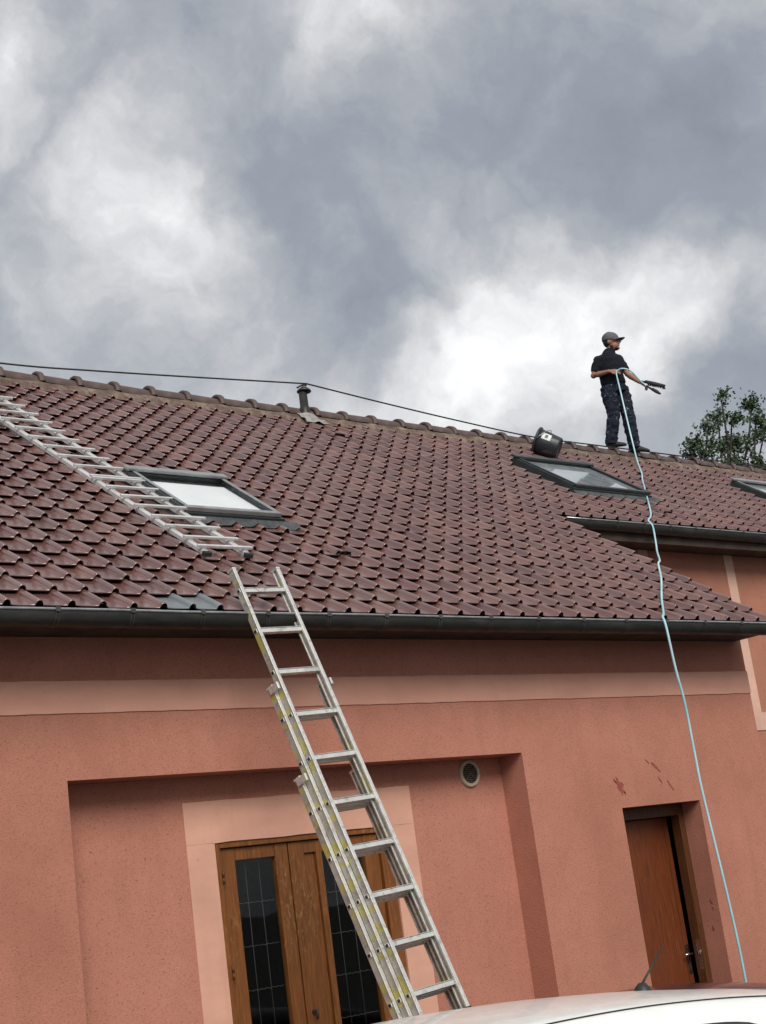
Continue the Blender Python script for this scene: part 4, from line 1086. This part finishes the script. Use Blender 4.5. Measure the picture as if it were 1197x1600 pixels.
# ------------------------------------------------------------------ cars
def car(name, label, cx, cy, prof, paint, flip=1, hwid=.86, zbelt=.98, roofhw=1.0, seam=True, ant=None):
    """prof: (x, z top) stations along the length; local origin on the ground"""
    e = empty(name, (cx, cy, 0)); tag(e, label, 'car')
    xs = [p[0] for p in prof]
    def top(x):
        for i in range(len(prof) - 1):
            if prof[i][0] <= x <= prof[i + 1][0]:
                x0, z0 = prof[i]; x1, z1 = prof[i + 1]; t = (x - x0) / (x1 - x0)
                m0 = (prof[i + 1][1] - prof[i - 1][1]) / (prof[i + 1][0] - prof[i - 1][0]) if i > 0 else (z1 - z0) / (x1 - x0)
                m1 = (prof[i + 2][1] - z0) / (prof[i + 2][0] - x0) if i + 2 < len(prof) else (z1 - z0) / (x1 - x0)
                d_ = x1 - x0; t2, t3 = t * t, t ** 3
                return (2 * t3 - 3 * t2 + 1) * z0 + (t3 - 2 * t2 + t) * m0 * d_ + (-2 * t3 + 3 * t2) * z1 + (t3 - t2) * m1 * d_
        return prof[-1][1]
    RY = (0, .22, .40, .52, .60, .645, .685, .72); RDZ = (0, .005, .017, .032, .050, .078, .115, .16)
    BY = (0, .30, .52, .64, .71, .75, .78, .80); BDZ = (0, .004, .012, .022, .032, .045, .062, .085)
    xa, xb = xs[0], xs[-1]
    def sec(x):
        zt = top(x); zb = min(zbelt, zt - .10); be = max(0, min(1, (zt - zbelt) / .34)); be = be * be * (3 - 2 * be)
        endt = min((x - xa) / .45, (xb - x) / .40, 1); nar = .86 + .14 * math.sin(max(0, endt) * math.pi / 2)
        pts = []
        for k in range(8):
            y = (BY[k] + (RY[k] * roofhw - BY[k]) * be) * nar; z = zt - (BDZ[k] + (RDZ[k] - BDZ[k]) * be); pts.append((y, z))
        z7 = pts[-1][1]
        pts += [((pts[-1][0] + hwid * .965 * nar) / 2, (z7 + zb) / 2 + .0), (hwid * .965 * nar, zb - .03), (hwid * nar, zb - .14), (hwid * nar, .62), (hwid * .985 * nar, .45), (hwid * .96 * nar, .26), (hwid * .86 * nar, .20), (0, .20)]
        return [V((x, y, z)) for y, z in pts]
    st = [xa + (xb - xa) * (i / 64) for i in range(65)]
    m = MB(); n = 16; vs = []; fs = []
    for x in st:
        s_ = sec(x); vs += s_
    for x in st: vs += [V((p.x, -p.y, p.z)) for p in sec(x)]
    off = n * len(st)
    for i in range(len(st) - 1):
        for k in range(n - 1):
            fs.append((i * n + k, i * n + k + 1, (i + 1) * n + k + 1, (i + 1) * n + k)); fs.append((off + i * n + k, off + (i + 1) * n + k, off + (i + 1) * n + k + 1, off + i * n + k + 1))
    for i in (0, len(st) - 1): fs.append(tuple(i * n + k for k in range(n)) + tuple(off + i * n + k for k in range(n - 2, 0, -1)))
    m.add(vs, fs, True); bo_ = m.build('body', paint, e)
    bmm = bmesh.new(); bmm.from_mesh(bo_.data); bmesh.ops.remove_doubles(bmm, verts=bmm.verts, dist=.0005); bmesh.ops.recalc_face_normals(bmm, faces=bmm.faces); bmm.to_mesh(bo_.data); bmm.free()
    def patch(nm, x0, x1, ka, kb, side, mat, out_=.005, shape=None, nn=14):
        mm_ = MB(); vs_ = []
        for i in range(nn + 1):
            x = x0 + (x1 - x0) * i / nn
            for j in range(7):
                kk = ka + (kb - ka) * j / 6; xx = x
                if shape: xx, kk = shape(x, i / nn, j / 6)
                s_ = sec(xx); a = int(min(kk, n - 2)); f_ = kk - a; p = s_[a].lerp(s_[a + 1], f_)
                t_ = (s_[min(a + 1, n - 1)] - s_[a]); nrm = V((0, -t_.z, t_.y)).normalized() if t_.length > 1e-6 else V((0, 0, 1))
                if nrm.y < 0: nrm = -nrm
                p = p + nrm * out_; vs_.append(V((p.x, p.y * side, p.z)))
        mm_.add(vs_, [(i * 7 + j, (i + 1) * 7 + j, (i + 1) * 7 + j + 1, i * 7 + j + 1) for i in range(nn) for j in range(6)], True)
        return mm_.build(nm, mat, e)
    return e, sec, patch, top
def wheels(e, xs_, hw, r_=.31):
    for x in xs_:
        for s_ in (-1, 1):
            wh = empty('wheel', (x, s_ * (hw - .10), r_), parent=e)
            MB().lathe([(.20, -.10), (r_ - .02, -.10), (r_, -.07), (r_, .07), (r_ - .02, .10), (.20, .10)], (0, 0, 0), (0, s_, 0), 32).build('tyre', M['tyre'], wh)
            rm = MB(); rm.lathe([(.0, .07), (.05, .075), (.06, .06), (.17, .05), (.20, .095)], (0, 0, 0), (0, s_, 0), 32); rm.build('rim', M['bead'], wh)
            MB().lathe([(.20, .0), (r_ + .05, .0), (r_ + .05, .045)], (0, s_ * .062, 0), (0, s_, 0), 32).build('arch', M['black'], wh)
XW = 4.6
profW = [(2.30, .62), (2.36, .80), (2.55, .90), (2.95, .985), (3.15, 1.05), (3.45, 1.29), (3.68, 1.43), (3.95, 1.482), (4.25, 1.488), (4.6, 1.482), (4.95, 1.466), (5.35, 1.435), (5.7, 1.397), (6.03, 1.352), (6.5, 1.268), (6.68, 1.19), (6.84, 1.0), (6.90, .84), (6.94, .6)]
profW = [(x - XW, z) for x, z in profW]
cw, secW, patW, topW = car('parked_car', 'white car whose roof shows at the bottom of the picture, with a short aerial', XW, -3.70, profW, M['car_white'])
for s_ in (-1, 1):
    def win(x, t, j):
        # arched top following the roof edge, straight waist
        hi = 6.55 + 1.0 * max(0, (abs(t - .46) * 2) ** 3); return x, hi + (8.75 - hi) * j
    patW('side_window', 3.52 - XW, 4.52 - XW, 0, 0, s_, M['car_glass'], shape=win)
    patW('side_window', 4.60 - XW, 5.62 - XW, 0, 0, s_, M['car_glass'], shape=win)
    patW('side_window', 5.70 - XW, 6.35 - XW, 0, 0, s_, M['car_glass'], shape=win)
    pts = []
    for i in range(40):
        x = 3.62 - XW + (6.45 - 3.62) * i / 39; q = secW(x)[4]; pts.append(V((q.x, q.y * s_, q.z + .0005)))
    MB().tube(pts, .0045, 5).build('roof_seam', M['black'], cw)
    patW('headlight', 2.40 - XW, 2.68 - XW, 6.2, 9.0, s_, M['lamp']); patW('tail_light', 6.62 - XW, 6.80 - XW, 7.4, 9.6, s_, M['red_lamp'])
    patW('windscreen', 3.08 - XW, 3.60 - XW, 0, 5.2, s_, M['car_glass']); patW('rear_window', 6.52 - XW, 6.78 - XW, 0, 5.0, s_, M['car_glass'])
wheels(cw, (3.05 - XW, 6.05 - XW), .86)
za = topW(5.59 - XW)
at = MB(); at.lathe([(.042, -.006), (.036, .014), (.018, .032), (.010, .036), (0, .037)], (5.59 - XW, 0, za), (.1, 0, 1), 16); at.build('aerial_base', M['black'], cw)
MB().tube([(5.592 - XW, 0, za + .028), (5.655 - XW, -.004, za + .082), (5.772 - XW, -.01, za + .175)], [.006, .0052, .0038], 8).build('aerial', M['black'], cw)
XM = 8.6
profM = [(6.80, .58), (6.85, .80), (7.0, .97), (7.25, 1.12), (7.5, 1.185), (7.8, 1.185), (8.1, 1.15), (8.4, 1.108), (8.8, 1.01), (9.2, .87), (9.7, .80), (10.1, .74), (10.3, .64), (10.36, .5)]
profM = [(x - XM, z + .022) for x, z in profM]
cmn, secM, patM, topM = car('parked_car', 'maroon car behind the white car, only the edge of its roof showing', XM, -2.0, profM, M['car_maroon'], zbelt=.86, hwid=.72, roofhw=.84)
for s_ in (-1, 1):
    patM('side_window', 7.35 - XM, 8.5 - XM, 7.0, 8.7, s_, M['car_glass']); patM('windscreen', 8.72 - XM, 9.12 - XM, 0, 5.0, s_, M['car_glass']); patM('headlight', 9.95 - XM, 10.2 - XM, 6.0, 8.6, s_, M['lamp'])
wheels(cmn, (7.35 - XM, 9.65 - XM), .72, .28)
